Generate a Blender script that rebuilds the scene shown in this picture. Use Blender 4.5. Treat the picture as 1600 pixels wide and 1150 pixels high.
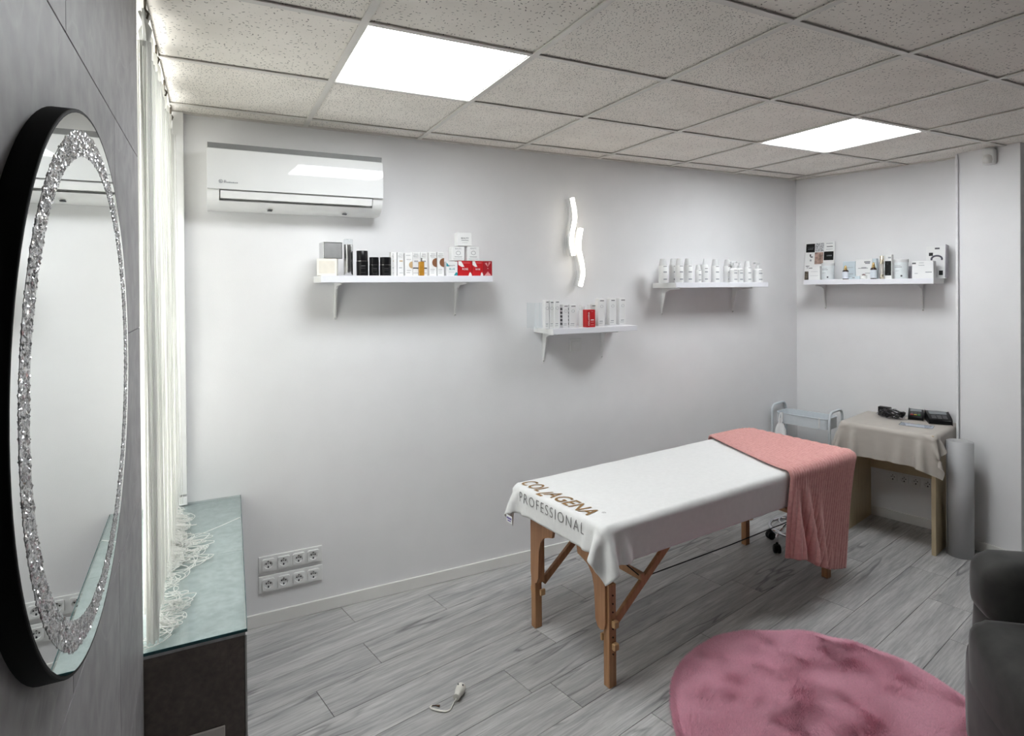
import bpy, bmesh, math, random
import numpy as np
from mathutils import Matrix, Vector

for o in list(bpy.data.objects):
    bpy.data.objects.remove(o)
SC = bpy.context.scene
COL = SC.collection
R = math.radians
random.seed(7)
rng = np.random.default_rng(7)

# ------------------------------------------------------------------ camera
H = 2.495                                   # ceiling height
FPX, PX, PY = 938.86, 817.91, 452.13        # focal length and principal point in a 1600x1150 frame
CAM = np.array([-0.4246, -3.2455, 1.6742])
YAW, PIT, ROL = R(27.316), R(-0.295), R(-0.433)
_f = np.array([math.sin(YAW) * math.cos(PIT), math.cos(YAW) * math.cos(PIT), math.sin(PIT)])
_r = np.array([math.cos(YAW), -math.sin(YAW), 0.0])
_u = np.cross(_r, _f)
_r, _u = _r * math.cos(ROL) + _u * math.sin(ROL), -_r * math.sin(ROL) + _u * math.cos(ROL)
cd = bpy.data.cameras.new('camera')
cd.sensor_fit = 'HORIZONTAL'
cd.sensor_width = 36.0
cd.lens = FPX / 1600 * 36
cd.shift_x = -(PX - 800) / 1600
cd.shift_y = -(575 - PY) / 1600
cd.clip_start = 0.02
cam = bpy.data.objects.new('camera', cd)
COL.objects.link(cam)
cam.matrix_world = Matrix(((_r[0], _u[0], -_f[0], CAM[0]), (_r[1], _u[1], -_f[1], CAM[1]), (_r[2], _u[2], -_f[2], CAM[2]), (0, 0, 0, 1)))
SC.camera = cam

# ------------------------------------------------------------------ world and light
W = bpy.data.worlds.new('overcast_sky')
SC.world = W
W.use_nodes = True
bg = W.node_tree.nodes['Background']
bg.inputs[0].default_value = (1.0, 0.99, 0.975, 1)
bg.inputs[1].default_value = 4.6
PANEL = 9.0                                  # radiance of the ceiling light panels
SC.view_settings.view_transform = 'Standard'
SC.view_settings.look = 'None'
SC.view_settings.gamma = 1
SC.view_settings.use_curve_mapping = False
SC.view_settings.exposure = 1.25

def portal(name, loc, rot, sx, sy):
    l = bpy.data.lights.new(name, 'AREA')
    l.shape = 'RECTANGLE'
    l.size, l.size_y = sx, sy
    l.cycles.is_portal = True
    o = bpy.data.objects.new(name, l)
    COL.objects.link(o)
    o.location = loc
    o.rotation_euler = rot
portal('window_left_offscreen', (-0.87, -0.65, 1.58), (0, -math.pi / 2, 0), 1.7, 1.2)

# ------------------------------------------------------------------ pixel rays (depth always from the surface touched)
def ray(x, y):
    a, b = (x - PX) / FPX, -(y - PY) / FPX
    return a * _r + b * _u + _f
def onplane(x, y, n, d):
    r = ray(x, y); n = np.array(n, float)
    return CAM + r * ((d - n @ CAM) / (n @ r))
def atY(x, y, yy=0.0): return onplane(x, y, (0, 1, 0), yy)
def atZ(x, y, z=0.0): return onplane(x, y, (0, 0, 1), z)
# the right wall is not square to the others
RW_N = np.array([-0.9717, -0.236, 0.0])       # into the room
RW_T = np.array([0.236, -0.9717, 0.0])        # along it, away from the corner
RW_P = np.array([3.7324, -0.159, 0.0])
def atR(x, y, off=0.0): return onplane(x, y, RW_N, RW_N @ RW_P + off)
def rwx(y): return 3.7324 - 0.24287 * (y + 0.159)

# ------------------------------------------------------------------ materials
MATS = {}
def nodes_of(name):
    m = bpy.data.materials.new(name)
    m.use_nodes = True
    nt = m.node_tree
    return m, nt, nt.nodes['Principled BSDF']
def N(nt, t, **k):
    n = nt.nodes.new(t)
    for a, b in k.items():
        if a.startswith('i_'):
            n.inputs[a[2:].replace('_', ' ')].default_value = b
        else:
            setattr(n, a, b)
    return n
def c4(c): return (c[0], c[1], c[2], 1)
def srgb(r, g, b):
    f = lambda v: (v / 255) / 12.92 if v / 255 <= 0.04045 else ((v / 255 + 0.055) / 1.055) ** 2.4
    return (f(r), f(g), f(b))
def ramp(nt, a, b, p0=0.0, p1=1.0):
    n = N(nt, 'ShaderNodeValToRGB')
    n.color_ramp.elements[0].position = p0; n.color_ramp.elements[0].color = c4(a)
    n.color_ramp.elements[1].position = p1; n.color_ramp.elements[1].color = c4(b)
    return n
def mat(name, col, rough=0.5, metal=0.0, var=0.05, scale=30.0, bump=0.0, bscale=None, emit=0.0, ecol=None, sheen=0.0, spec=0.5, stretch=None, coat=0.0, alpha=1.0, trans=0.0, ior=1.45):
    if name in MATS: return MATS[name]
    m, nt, p = nodes_of(name)
    L = nt.links.new
    tc = N(nt, 'ShaderNodeTexCoord')
    mp = N(nt, 'ShaderNodeMapping')
    if stretch: mp.inputs['Scale'].default_value = stretch
    L(tc.outputs['Object'], mp.inputs[0])
    nz = N(nt, 'ShaderNodeTexNoise', i_Scale=scale, i_Detail=4.0)
    L(mp.outputs[0], nz.inputs['Vector'])
    a = tuple(max(0, c * (1 - var)) for c in col); b = tuple(min(1, c * (1 + var)) for c in col)
    rp = ramp(nt, a, b, 0.3, 0.7)
    L(nz.outputs['Fac'], rp.inputs[0]); L(rp.outputs[0], p.inputs['Base Color'])
    p.inputs['Roughness'].default_value = rough
    p.inputs['Metallic'].default_value = metal
    p.inputs['Specular IOR Level'].default_value = spec
    p.inputs['Coat Weight'].default_value = coat
    p.inputs['Transmission Weight'].default_value = trans
    p.inputs['IOR'].default_value = ior
    if sheen:
        p.inputs['Sheen Weight'].default_value = sheen
        p.inputs['Sheen Roughness'].default_value = 0.35
    if bump:
        n2 = N(nt, 'ShaderNodeTexNoise', i_Scale=bscale or scale * 4, i_Detail=3.0)
        L(mp.outputs[0], n2.inputs['Vector'])
        bp = N(nt, 'ShaderNodeBump', i_Strength=bump, i_Distance=0.002)
        L(n2.outputs['Fac'], bp.inputs['Height']); L(bp.outputs[0], p.inputs['Normal'])
    if emit:
        p.inputs['Emission Color'].default_value = c4(ecol or col)
        p.inputs['Emission Strength'].default_value = emit
    MATS[name] = m
    return m
def clear_mat(name, tint=(1, 1, 1), gloss=0.12, rough=0.03):
    if name in MATS: return MATS[name]
    m = bpy.data.materials.new(name); m.use_nodes = True
    nt = m.node_tree; nt.nodes.clear(); L = nt.links.new
    out = N(nt, 'ShaderNodeOutputMaterial'); mx = N(nt, 'ShaderNodeMixShader')
    tr = N(nt, 'ShaderNodeBsdfTransparent'); gl = N(nt, 'ShaderNodeBsdfGlossy'); fr = N(nt, 'ShaderNodeMath', operation='POWER'); fr.inputs[1].default_value = 4.5; lw = N(nt, 'ShaderNodeLayerWeight', i_Blend=0.5); L(lw.outputs['Facing'], fr.inputs[0])
    nz = N(nt, 'ShaderNodeTexNoise', i_Scale=3.0); rp = ramp(nt, tuple(t * 0.97 for t in tint), tint)
    L(nz.outputs[0], rp.inputs[0]); L(rp.outputs[0], tr.inputs[0])
    gl.inputs['Roughness'].default_value = rough
    ad = N(nt, 'ShaderNodeMath', operation='ADD', use_clamp=True); ad.inputs[1].default_value = gloss * 0.3 + 0.03
    L(fr.outputs[0], ad.inputs[0]); L(ad.outputs[0], mx.inputs[0]); L(tr.outputs[0], mx.inputs[1]); L(gl.outputs[0], mx.inputs[2]); L(mx.outputs[0], out.inputs[0])
    MATS[name] = m
    return m

WHITE = mat('white_paint', (0.82, 0.815, 0.82), 0.75, var=0.015, scale=6, bump=0.15, bscale=220, spec=0.3)
TRIMW = mat('white_trim_paint', (0.80, 0.79, 0.76), 0.45, var=0.02, scale=10)
TBAR = mat('white_tee_bar', (0.66, 0.635, 0.59), 0.4, var=0.03, scale=10)
PLAST = mat('white_plastic', (0.80, 0.80, 0.79), 0.35, var=0.02, scale=20)
GLOSSW = mat('glossy_white_plastic', (0.74, 0.745, 0.745), 0.035, var=0.01, scale=5, coat=0.3)
DARKGAP = mat('dark_plastic_gap', (0.03, 0.03, 0.035), 0.6)
BLACK = mat('black_plastic', (0.006, 0.006, 0.0065), 0.35, var=0.2, spec=0.3)
BLACKM = mat('black_matt_metal', (0.004, 0.004, 0.004), 0.65, var=0.2, spec=0.2)
CHROME = mat('chrome', (0.82, 0.82, 0.84), 0.12, 1.0, var=0.03)
SILVER = mat('silver_foil', (0.60, 0.60, 0.60), 0.2, 1.0, var=0.06, scale=12)
GOLD = mat('gold_metal', (0.78, 0.56, 0.26), 0.22, 1.0, var=0.05)
SHELFW = mat('white_shelf_laminate', (0.80, 0.80, 0.84), 0.4, var=0.015, scale=8)
CARD = mat('white_card', (0.82, 0.82, 0.81), 0.6, var=0.02, scale=14)
CREAM = mat('cream_card', (0.78, 0.76, 0.70), 0.5, var=0.03, scale=14)
INK = mat('grey_ink', (0.10, 0.10, 0.11), 0.7)
INKL = mat('light_grey_ink', (0.34, 0.35, 0.37), 0.7)
RED = mat('red_card', (0.52, 0.012, 0.016), 0.45, var=0.06)
TEAL = mat('teal_ink', (0.02, 0.28, 0.32), 0.6)
BROWN = mat('brown_ink', (0.22, 0.09, 0.04), 0.6)
TAN = mat('tan_ink', (0.55, 0.38, 0.20), 0.6)
AMBER = mat('amber_glass', (0.46, 0.22, 0.03), 0.12, var=0.15, scale=60, coat=0.5)
DARKGL = mat('dark_amber_glass', (0.03, 0.012, 0.008), 0.1, var=0.2, coat=0.5)
GLASS = clear_mat('clear_glass', (0.98, 0.99, 0.985))
ACRYL = clear_mat('clear_acrylic', (0.975, 0.99, 0.995), 0.0)
FOILG = mat('pale_blue_card', (0.60, 0.68, 0.72), 0.5, var=0.04)

def stone_mat(name, a, b, veins, rough=0.45, sc=2.2):
    m, nt, p = nodes_of(name); L = nt.links.new
    tc = N(nt, 'ShaderNodeTexCoord'); oi = N(nt, 'ShaderNodeObjectInfo')
    ad = N(nt, 'ShaderNodeVectorMath', operation='ADD'); ml = N(nt, 'ShaderNodeMath', operation='MULTIPLY'); ml.inputs[1].default_value = 37
    L(oi.outputs['Random'], ml.inputs[0]); L(tc.outputs['Object'], ad.inputs[0]); L(ml.outputs[0], ad.inputs[1])
    n1 = N(nt, 'ShaderNodeTexNoise', i_Scale=sc, i_Detail=9.0, i_Roughness=0.62, i_Distortion=0.6); L(ad.outputs[0], n1.inputs['Vector'])
    n2 = N(nt, 'ShaderNodeTexNoise', i_Scale=sc * 9, i_Detail=5.0); L(ad.outputs[0], n2.inputs['Vector'])
    r1 = ramp(nt, a, b, 0.33, 0.7); L(n1.outputs[0], r1.inputs[0])
    r2 = ramp(nt, (0.82, 0.82, 0.82), (1.12, 1.12, 1.12), 0.35, 0.7); L(n2.outputs[0], r2.inputs[0])
    mx = N(nt, 'ShaderNodeMixRGB', blend_type='MULTIPLY'); mx.inputs[0].default_value = 1
    L(r1.outputs[0], mx.inputs[1]); L(r2.outputs[0], mx.inputs[2])
    n3 = N(nt, 'ShaderNodeTexNoise', i_Scale=sc * 0.8, i_Detail=3.0, i_Distortion=2.0); L(ad.outputs[0], n3.inputs['Vector'])
    s = N(nt, 'ShaderNodeMath', operation='SUBTRACT'); s.inputs[1].default_value = 0.5; L(n3.outputs[0], s.inputs[0])
    ab = N(nt, 'ShaderNodeMath', operation='ABSOLUTE'); L(s.outputs[0], ab.inputs[0])
    r3 = ramp(nt, (1, 1, 1), (0, 0, 0), 0.0, 0.012); L(ab.outputs[0], r3.inputs[0])
    m2 = N(nt, 'ShaderNodeMixRGB'); k = N(nt, 'ShaderNodeMath', operation='MULTIPLY'); k.inputs[1].default_value = 0.25
    L(r3.outputs[0], k.inputs[0]); L(k.outputs[0], m2.inputs[0]); L(mx.outputs[0], m2.inputs[1]); m2.inputs[2].default_value = c4(veins)
    L(m2.outputs[0], p.inputs['Base Color'])
    p.inputs['Roughness'].default_value = rough
    bp = N(nt, 'ShaderNodeBump', i_Strength=0.15, i_Distance=0.002); L(n2.outputs[0], bp.inputs['Height']); L(bp.outputs[0], p.inputs['Normal'])
    return m
GREYTILE = stone_mat('grey_concrete_tile', (0.22, 0.213, 0.216), (0.30, 0.29, 0.295), (0.38, 0.37, 0.37), 0.5)
SILLTILE = stone_mat('grey_sill_tile', (0.44, 0.45, 0.45), (0.60, 0.60, 0.60), (0.72, 0.72, 0.70), 0.5, 4)
BROWNTILE = stone_mat('brown_sill_tile', (0.125, 0.100, 0.088), (0.19, 0.152, 0.135), (0.08, 0.07, 0.06), 0.5, 6)

def wood_floor():
    m, nt, p = nodes_of('grey_oak_laminate'); L = nt.links.new
    tc = N(nt, 'ShaderNodeTexCoord'); oi = N(nt, 'ShaderNodeObjectInfo')
    sc = N(nt, 'ShaderNodeMath', operation='MULTIPLY'); sc.inputs[1].default_value = 53.0; L(oi.outputs['Random'], sc.inputs[0])
    ad = N(nt, 'ShaderNodeVectorMath', operation='ADD'); L(tc.outputs['Object'], ad.inputs[0]); L(sc.outputs[0], ad.inputs[1])
    def noise(sx, sy, detail, dist, rough=0.6):
        mp = N(nt, 'ShaderNodeMapping'); mp.inputs['Scale'].default_value = (sx, sy, 1); L(ad.outputs[0], mp.inputs[0])
        n = N(nt, 'ShaderNodeTexNoise', i_Scale=1.0, i_Detail=detail, i_Distortion=dist, i_Roughness=rough); L(mp.outputs[0], n.inputs['Vector'])
        return n
    n1 = noise(1.3, 17, 8, 0.5, 0.66)
    n2 = noise(7, 120, 4, 0.3)
    r1 = ramp(nt, (0.30, 0.297, 0.30), (0.53, 0.522, 0.515), 0.30, 0.62); L(n1.outputs[0], r1.inputs[0])
    r2 = ramp(nt, (0.80, 0.80, 0.80), (1.13, 1.13, 1.12), 0.35, 0.65); L(n2.outputs[0], r2.inputs[0])
    mx = N(nt, 'ShaderNodeMixRGB', blend_type='MULTIPLY'); mx.inputs[0].default_value = 1; L(r1.outputs[0], mx.inputs[1]); L(r2.outputs[0], mx.inputs[2])
    # long dark cracks that wander along the grain
    n3 = noise(0.75, 6.0, 3, 0.35, 0.5)
    s = N(nt, 'ShaderNodeMath', operation='SUBTRACT'); s.inputs[1].default_value = 0.5; L(n3.outputs[0], s.inputs[0])
    ab = N(nt, 'ShaderNodeMath', operation='ABSOLUTE'); L(s.outputs[0], ab.inputs[0])
    r3 = ramp(nt, (1, 1, 1), (0, 0, 0), 0.0, 0.016); L(ab.outputs[0], r3.inputs[0])
    n4 = noise(1.6, 6, 2, 0); r4 = ramp(nt, (0, 0, 0), (1, 1, 1), 0.48, 0.6); L(n4.outputs[0], r4.inputs[0])
    k = N(nt, 'ShaderNodeMath', operation='MULTIPLY'); L(r3.outputs[0], k.inputs[0]); L(r4.outputs[0], k.inputs[1])
    k2 = N(nt, 'ShaderNodeMath', operation='MULTIPLY'); k2.inputs[1].default_value = 0.75; L(k.outputs[0], k2.inputs[0])
    m2 = N(nt, 'ShaderNodeMixRGB'); L(k2.outputs[0], m2.inputs[0]); L(mx.outputs[0], m2.inputs[1]); m2.inputs[2].default_value = (0.10, 0.095, 0.10, 1)
    # tone differs from plank to plank
    hv = N(nt, 'ShaderNodeHueSaturation'); mr = N(nt, 'ShaderNodeMapRange'); mr.inputs['To Min'].default_value = 0.9; mr.inputs['To Max'].default_value = 1.08
    L(oi.outputs['Random'], mr.inputs[0]); L(mr.outputs[0], hv.inputs['Value']); L(m2.outputs[0], hv.inputs['Color'])
    L(hv.outputs[0], p.inputs['Base Color'])
    p.inputs['Roughness'].default_value = 0.42
    bp = N(nt, 'ShaderNodeBump', i_Strength=0.25, i_Distance=0.001); L(n2.outputs[0], bp.inputs['Height']); L(bp.outputs[0], p.inputs['Normal'])
    return m
FLOORM = wood_floor()

def tile_mat(name, vs, thr, ln):
    """mineral fibre ceiling tile: pale with scattered dark fissures"""
    m, nt, p = nodes_of(name); L = nt.links.new
    tc = N(nt, 'ShaderNodeTexCoord'); oi = N(nt, 'ShaderNodeObjectInfo')
    sc = N(nt, 'ShaderNodeMath', operation='MULTIPLY'); sc.inputs[1].default_value = 19.0; L(oi.outputs['Random'], sc.inputs[0])
    ad = N(nt, 'ShaderNodeVectorMath', operation='ADD'); L(tc.outputs['Object'], ad.inputs[0]); L(sc.outputs[0], ad.inputs[1])
    wn = N(nt, 'ShaderNodeTexNoise', i_Scale=6.0, i_Detail=2.0); L(ad.outputs[0], wn.inputs['Vector'])
    # each fissure is turned its own way
    vo = N(nt, 'ShaderNodeTexVoronoi', feature='F1', i_Scale=vs, voronoi_dimensions='2D'); L(ad.outputs[0], vo.inputs['Vector'])
    sb = N(nt, 'ShaderNodeVectorMath', operation='SUBTRACT'); L(ad.outputs[0], sb.inputs[0]); L(vo.outputs['Position'], sb.inputs[1])
    sx = N(nt, 'ShaderNodeSeparateXYZ'); L(vo.outputs['Color'], sx.inputs[0])
    rt = N(nt, 'ShaderNodeVectorRotate', rotation_type='Z_AXIS'); an = N(nt, 'ShaderNodeMath', operation='MULTIPLY'); an.inputs[1].default_value = 6.28
    L(sx.outputs[0], an.inputs[0]); L(an.outputs[0], rt.inputs['Angle']); L(sb.outputs[0], rt.inputs['Vector'])
    st = N(nt, 'ShaderNodeVectorMath', operation='MULTIPLY'); st.inputs[1].default_value = (1.0 / ln, 1, 0); L(rt.outputs[0], st.inputs[0])
    le = N(nt, 'ShaderNodeVectorMath', operation='LENGTH'); L(st.outputs[0], le.inputs[0])
    rad = N(nt, 'ShaderNodeMapRange'); rad.inputs['From Min'].default_value = 0.25; rad.inputs['To Min'].default_value = 0.0; rad.inputs['To Max'].default_value = thr; L(sx.outputs[1], rad.inputs[0])
    lt = N(nt, 'ShaderNodeMath', operation='LESS_THAN'); L(le.outputs['Value'], lt.inputs[0]); L(rad.outputs[0], lt.inputs[1])
    base = ramp(nt, (0.80, 0.76, 0.70), (0.87, 0.83, 0.77), 0.3, 0.7); L(wn.outputs[0], base.inputs[0])
    mx = N(nt, 'ShaderNodeMixRGB'); k = N(nt, 'ShaderNodeMath', operation='MULTIPLY'); k.inputs[1].default_value = 0.8; L(lt.outputs[0], k.inputs[0])
    L(k.outputs[0], mx.inputs[0]); L(base.outputs[0], mx.inputs[1]); mx.inputs[2].default_value = (0.10, 0.09, 0.08, 1)
    L(mx.outputs[0], p.inputs['Base Color']); p.inputs['Roughness'].default_value = 0.95; p.inputs['Specular IOR Level'].default_value = 0.1
    return m
TILE_A = tile_mat('ceiling_tile_sparse', 62.0, 0.0021, 2.8)
TILE_B = tile_mat('ceiling_tile_dense', 110.0, 0.0021, 1.6)

def wood_mat(name, a, b, axis=(3, 3, 40), rough=0.4):
    m, nt, p = nodes_of(name); L = nt.links.new
    tc = N(nt, 'ShaderNodeTexCoord'); mp = N(nt, 'ShaderNodeMapping'); mp.inputs['Scale'].default_value = axis; L(tc.outputs['Object'], mp.inputs[0])
    n = N(nt, 'ShaderNodeTexNoise', i_Scale=1.5, i_Detail=6.0, i_Distortion=0.5); L(mp.outputs[0], n.inputs['Vector'])
    rp = ramp(nt, a, b, 0.3, 0.7); L(n.outputs[0], rp.inputs[0]); L(rp.outputs[0], p.inputs['Base Color']); p.inputs['Roughness'].default_value = rough
    return m
BEECH = wood_mat('varnished_beech', (0.36, 0.175, 0.075), (0.52, 0.28, 0.135), (40, 40, 3))
BEECHR = wood_mat('reddish_beech', (0.34, 0.16, 0.075), (0.46, 0.24, 0.12), (40, 40, 3))
MAPLE = wood_mat('pale_maple_laminate', (0.50, 0.40, 0.25), (0.60, 0.49, 0.32), (4, 30, 4))

# ------------------------------------------------------------------ mesh builder
class MB:
    def __init__(s): s.v = []; s.f = []
    def add(s, v, f, M=None):
        k = len(s.v)
        if M is not None: v = [tuple(M @ Vector(p)) for p in v]
        s.v += [tuple(p) for p in v]; s.f += [tuple(i + k for i in q) for q in f]
        return s
    def box(s, a, b, M=None):
        (x0, y0, z0), (x1, y1, z1) = a, b
        v = [(x0, y0, z0), (x1, y0, z0), (x1, y1, z0), (x0, y1, z0), (x0, y0, z1), (x1, y0, z1), (x1, y1, z1), (x0, y1, z1)]
        return s.add(v, [(0, 3, 2, 1), (4, 5, 6, 7), (0, 1, 5, 4), (1, 2, 6, 5), (2, 3, 7, 6), (3, 0, 4, 7)], M)
    def prism(s, poly, z0, z1, M=None):
        n = len(poly)
        v = [(p[0], p[1], z0) for p in poly] + [(p[0], p[1], z1) for p in poly]
        return s.add(v, [tuple(range(n))[::-1], tuple(range(n, 2 * n))] + [(i, (i + 1) % n, (i + 1) % n + n, i + n) for i in range(n)], M)
    def lathe(s, prof, n=20, M=None, cap=True):
        v = []; f = []
        for r, z in prof:
            v += [(r * math.cos(2 * math.pi * i / n), r * math.sin(2 * math.pi * i / n), z) for i in range(n)]
        for k in range(len(prof) - 1):
            f += [(k * n + i, k * n + (i + 1) % n, (k + 1) * n + (i + 1) % n, (k + 1) * n + i) for i in range(n)]
        if cap:
            f += [tuple(range(n))[::-1], tuple((len(prof) - 1) * n + i for i in range(n))]
        return s.add(v, f, M)
    def tube(s, pts, r, n=8, closed=False, M=None):
        P = [np.array(p, float) for p in pts]; m = len(P); v = []; f = []
        rr = r if hasattr(r, '__len__') else [r] * m
        prev = None
        for i in range(m):
            a = P[(i - 1) % m] if (closed or i > 0) else P[i]; b = P[(i + 1) % m] if (closed or i < m - 1) else P[i]
            t = b - a; t = t / (np.linalg.norm(t) + 1e-12)
            if prev is None:
                h = np.array([0, 0, 1.0]) if abs(t[2]) < 0.9 else np.array([1.0, 0, 0])
                x = np.cross(h, t)
            else:
                x = prev - t * (prev @ t)
            x = x / (np.linalg.norm(x) + 1e-12); prev = x; y = np.cross(t, x)
            v += [tuple(P[i] + rr[i] * (x * math.cos(2 * math.pi * k / n) + y * math.sin(2 * math.pi * k / n))) for k in range(n)]
        for i in range(m if closed else m - 1):
            j = (i + 1) % m
            f += [(i * n + k, i * n + (k + 1) % n, j * n + (k + 1) % n, j * n + k) for k in range(n)]
        if not closed: f += [tuple(range(n))[::-1], tuple((m - 1) * n + k for k in range(n))]
        return s.add(v, f, M)
    def bar(s, a, b, w, h, up=(0, 0, 1)):
        """rectangular bar from a to b"""
        a = np.array(a, float); b = np.array(b, float); t = b - a; t /= np.linalg.norm(t)
        x = np.cross(t, np.array(up, float)); x /= np.linalg.norm(x); y = np.cross(x, t)
        v = [tuple(p + i * x * w / 2 + j * y * h / 2) for p in (a, b) for i, j in ((-1, -1), (1, -1), (1, 1), (-1, 1))]
        return s.add(v, [(0, 1, 2, 3), (7, 6, 5, 4), (0, 4, 5, 1), (1, 5, 6, 2), (2, 6, 7, 3), (3, 7, 4, 0)])
    def build(s, name, m, parent=None, smooth=False, bevel=0.0, seg=2, loc=None, fix=True):
        me = bpy.data.meshes.new(name); me.from_pydata(s.v, [], s.f); me.update()
        if fix or bevel:
            bm = bmesh.new(); bm.from_mesh(me)
            if bevel:
                bmesh.ops.remove_doubles(bm, verts=bm.verts, dist=1e-6)
                bmesh.ops.bevel(bm, geom=[e for e in bm.edges if len(e.link_faces) == 2 and e.calc_face_angle() > 0.5], offset=bevel, segments=seg, profile=0.5, affect='EDGES', clamp_overlap=True)
            bmesh.ops.recalc_face_normals(bm, faces=bm.faces)
            bm.to_mesh(me); bm.free()
        if smooth:
            me.polygons.foreach_set('use_smooth', [True] * len(me.polygons))
            if smooth == 'auto':
                try: me.set_sharp_from_angle(angle=R(40))
                except Exception: pass
        o = bpy.data.objects.new(name, me); COL.objects.link(o); me.materials.append(m)
        if parent: o.parent = parent
        if loc is not None: o.location = loc
        return o
def tag(o, label=None, cat=None, group=None, kind=None):
    if label: o['label'] = label
    if cat: o['category'] = cat
    if group: o['group'] = group
    if kind: o['kind'] = kind
    return o
def thing(name, label, cat, loc=(0, 0, 0), rz=0.0, group=None):
    o = bpy.data.objects.new(name, None); COL.objects.link(o); o.empty_display_size = 0.05
    o.location = loc; o.rotation_euler = (0, 0, rz)
    return tag(o, label, cat, group)
def copy_tree(o, parent=None):
    c = o.copy(); COL.objects.link(c); c.parent = parent
    for ch in list(o.children): copy_tree(ch, c)
    return c
def inst(src, name, parent, loc):
    o = bpy.data.objects.new(name, src.data); COL.objects.link(o); o.parent = parent; o.location = loc
    return o
def struct(o): return tag(o, kind='structure')
TXT = {}
def text_geo(s, size=1.0, shear=0.0, sp=1.0, bold=0.0):
    """flat glyph outlines as (verts2d, faces), x from 0, baseline at 0"""
    key = (s, shear, sp, bold)
    if key not in TXT:
        cu = bpy.data.curves.new('txt', 'FONT'); cu.body = s; cu.size = 1.0; cu.shear = shear; cu.space_character = sp; cu.offset = bold; cu.resolution_u = 3
        cu.fill_mode = 'BOTH' if hasattr(cu, 'fill_mode') else cu.fill_mode
        o = bpy.data.objects.new('txt', cu); COL.objects.link(o)
        dg = bpy.context.evaluated_depsgraph_get()
        me = bpy.data.meshes.new_from_object(o.evaluated_get(dg))
        TXT[key] = ([(v.co.x, v.co.y) for v in me.vertices], [tuple(p.vertices) for p in me.polygons])
        bpy.data.objects.remove(o); bpy.data.curves.remove(cu); bpy.data.meshes.remove(me)
    v, f = TXT[key]
    return [(x * size, y * size) for x, y in v], f
def text_on(mb, s, origin, ex, ey, width=None, size=None, center=False, **k):
    v, f = text_geo(s, 1.0, **k)
    x0 = min(p[0] for p in v); x1 = max(p[0] for p in v)
    sc = width / (x1 - x0) if width else size
    o = np.array(origin, float); ex = np.array(ex, float); ey = np.array(ey, float)
    off = (x0 + x1) / 2 if center else x0
    mb.add([tuple(o + ex * (p[0] - off) * sc + ey * p[1] * sc) for p in v], f)
    return mb

# ================================================================== THE SETTING
# ---- floor: laminate planks laid askew
fl = struct(MB().box((-0.9, -6.75, -0.05), (4.6, 0.25, -0.012)).build('floor', mat('floor_joint_dark', (0.035, 0.034, 0.034), 0.9)))
FA = R(11.8); PW, PL = 0.1935, 1.38
known = {-2: 0.567, -1: 0.106, 0: -0.187, 1: 0.805, 2: 0.495, 3: 0.595, 5: 0.78, 6: 2.93, 7: 2.595, -3: 0.15, 4: 1.39}
pk = MB().box((0, -PW + 0.0018, -0.012), (PL - 0.0022, 0, 0)).build('plank_source', FLOORM, bevel=0.0007, seg=1)
rot = Matrix.Rotation(FA, 4, 'Z')
first = True
for row in range(-8, 36):
    t = -0.612 - row * PW
    s0 = known.get(row, random.uniform(0, PL))
    k0 = math.floor((-2.5 - s0) / PL)
    for k in range(k0, k0 + 7):
        s = s0 + k * PL
        c = rot @ Vector((s + PL / 2, t - PW / 2, 0))
        if c.x < -1.35 or c.x > 4.75 or c.y > 0.3 or c.y < -6.7: continue
        if c.y < -2.9 and c.x > 4.1: continue
        if first: o = pk; o.name = 'plank'; o.parent = fl; first = False
        else: o = inst(pk, 'plank', fl, (0, 0, 0))
        o.location = rot @ Vector((s, t, 0)); o.rotation_euler = (0, 0, FA)

# ---- walls
wb = struct(MB().box((-0.95, 0, -0.05), (4.3, 0.15, H + 0.12)).build('wall_back', WHITE))
y0, y1 = 0.15, -1.13
wr = struct(MB().prism([(rwx(y0), y0), (4.6, y0), (4.6, y1), (rwx(y1), y1)], -0.05, H + 0.12).build('wall_right', WHITE))
wc = struct(MB().box((3.815, -1.44, -0.05), (4.6, -1.0985, H + 0.12)).build('wall_column', WHITE, bevel=0.004))
struct(MB().box((4.35, -6.75, -0.05), (4.6, -1.44, H + 0.12)).build('wall_side', WHITE))
# end of the room, behind the camera
struct(MB().box((-0.95, -6.75, -0.05), (4.6, -6.6, H + 0.12)).build('wall_front', WHITE))

# grey tiled wall at the left, then the window niche
GX = -0.605
wl = struct(MB().box((-0.95, -6.6, -0.05), (GX - 0.011, -1.296, H + 0.12)).build('wall_left', mat('dark_grout', (0.05, 0.05, 0.05), 0.9)))
tb = [-0.05, 0.17, 0.637, 1.102, 1.569, 2.035, H]
for r in range(6):
    z0, z1 = tb[r], tb[r + 1]
    off = -2.2 if r % 2 == 1 else -1.735
    e = [-1.290] + [off - 0.93 * k for k in range(-1, 6) if off - 0.93 * k < -1.35] + [-6.6]
    for a, b in zip(e[:-1], e[1:]):
        if a - b < 0.05: continue
        MB().box((GX - 0.011, b + 0.0012, z0 + 0.0012), (GX, a - 0.0012, z1 - 0.0012)).build('tile', GREYTILE, wl, bevel=0.0006, seg=1)
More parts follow.
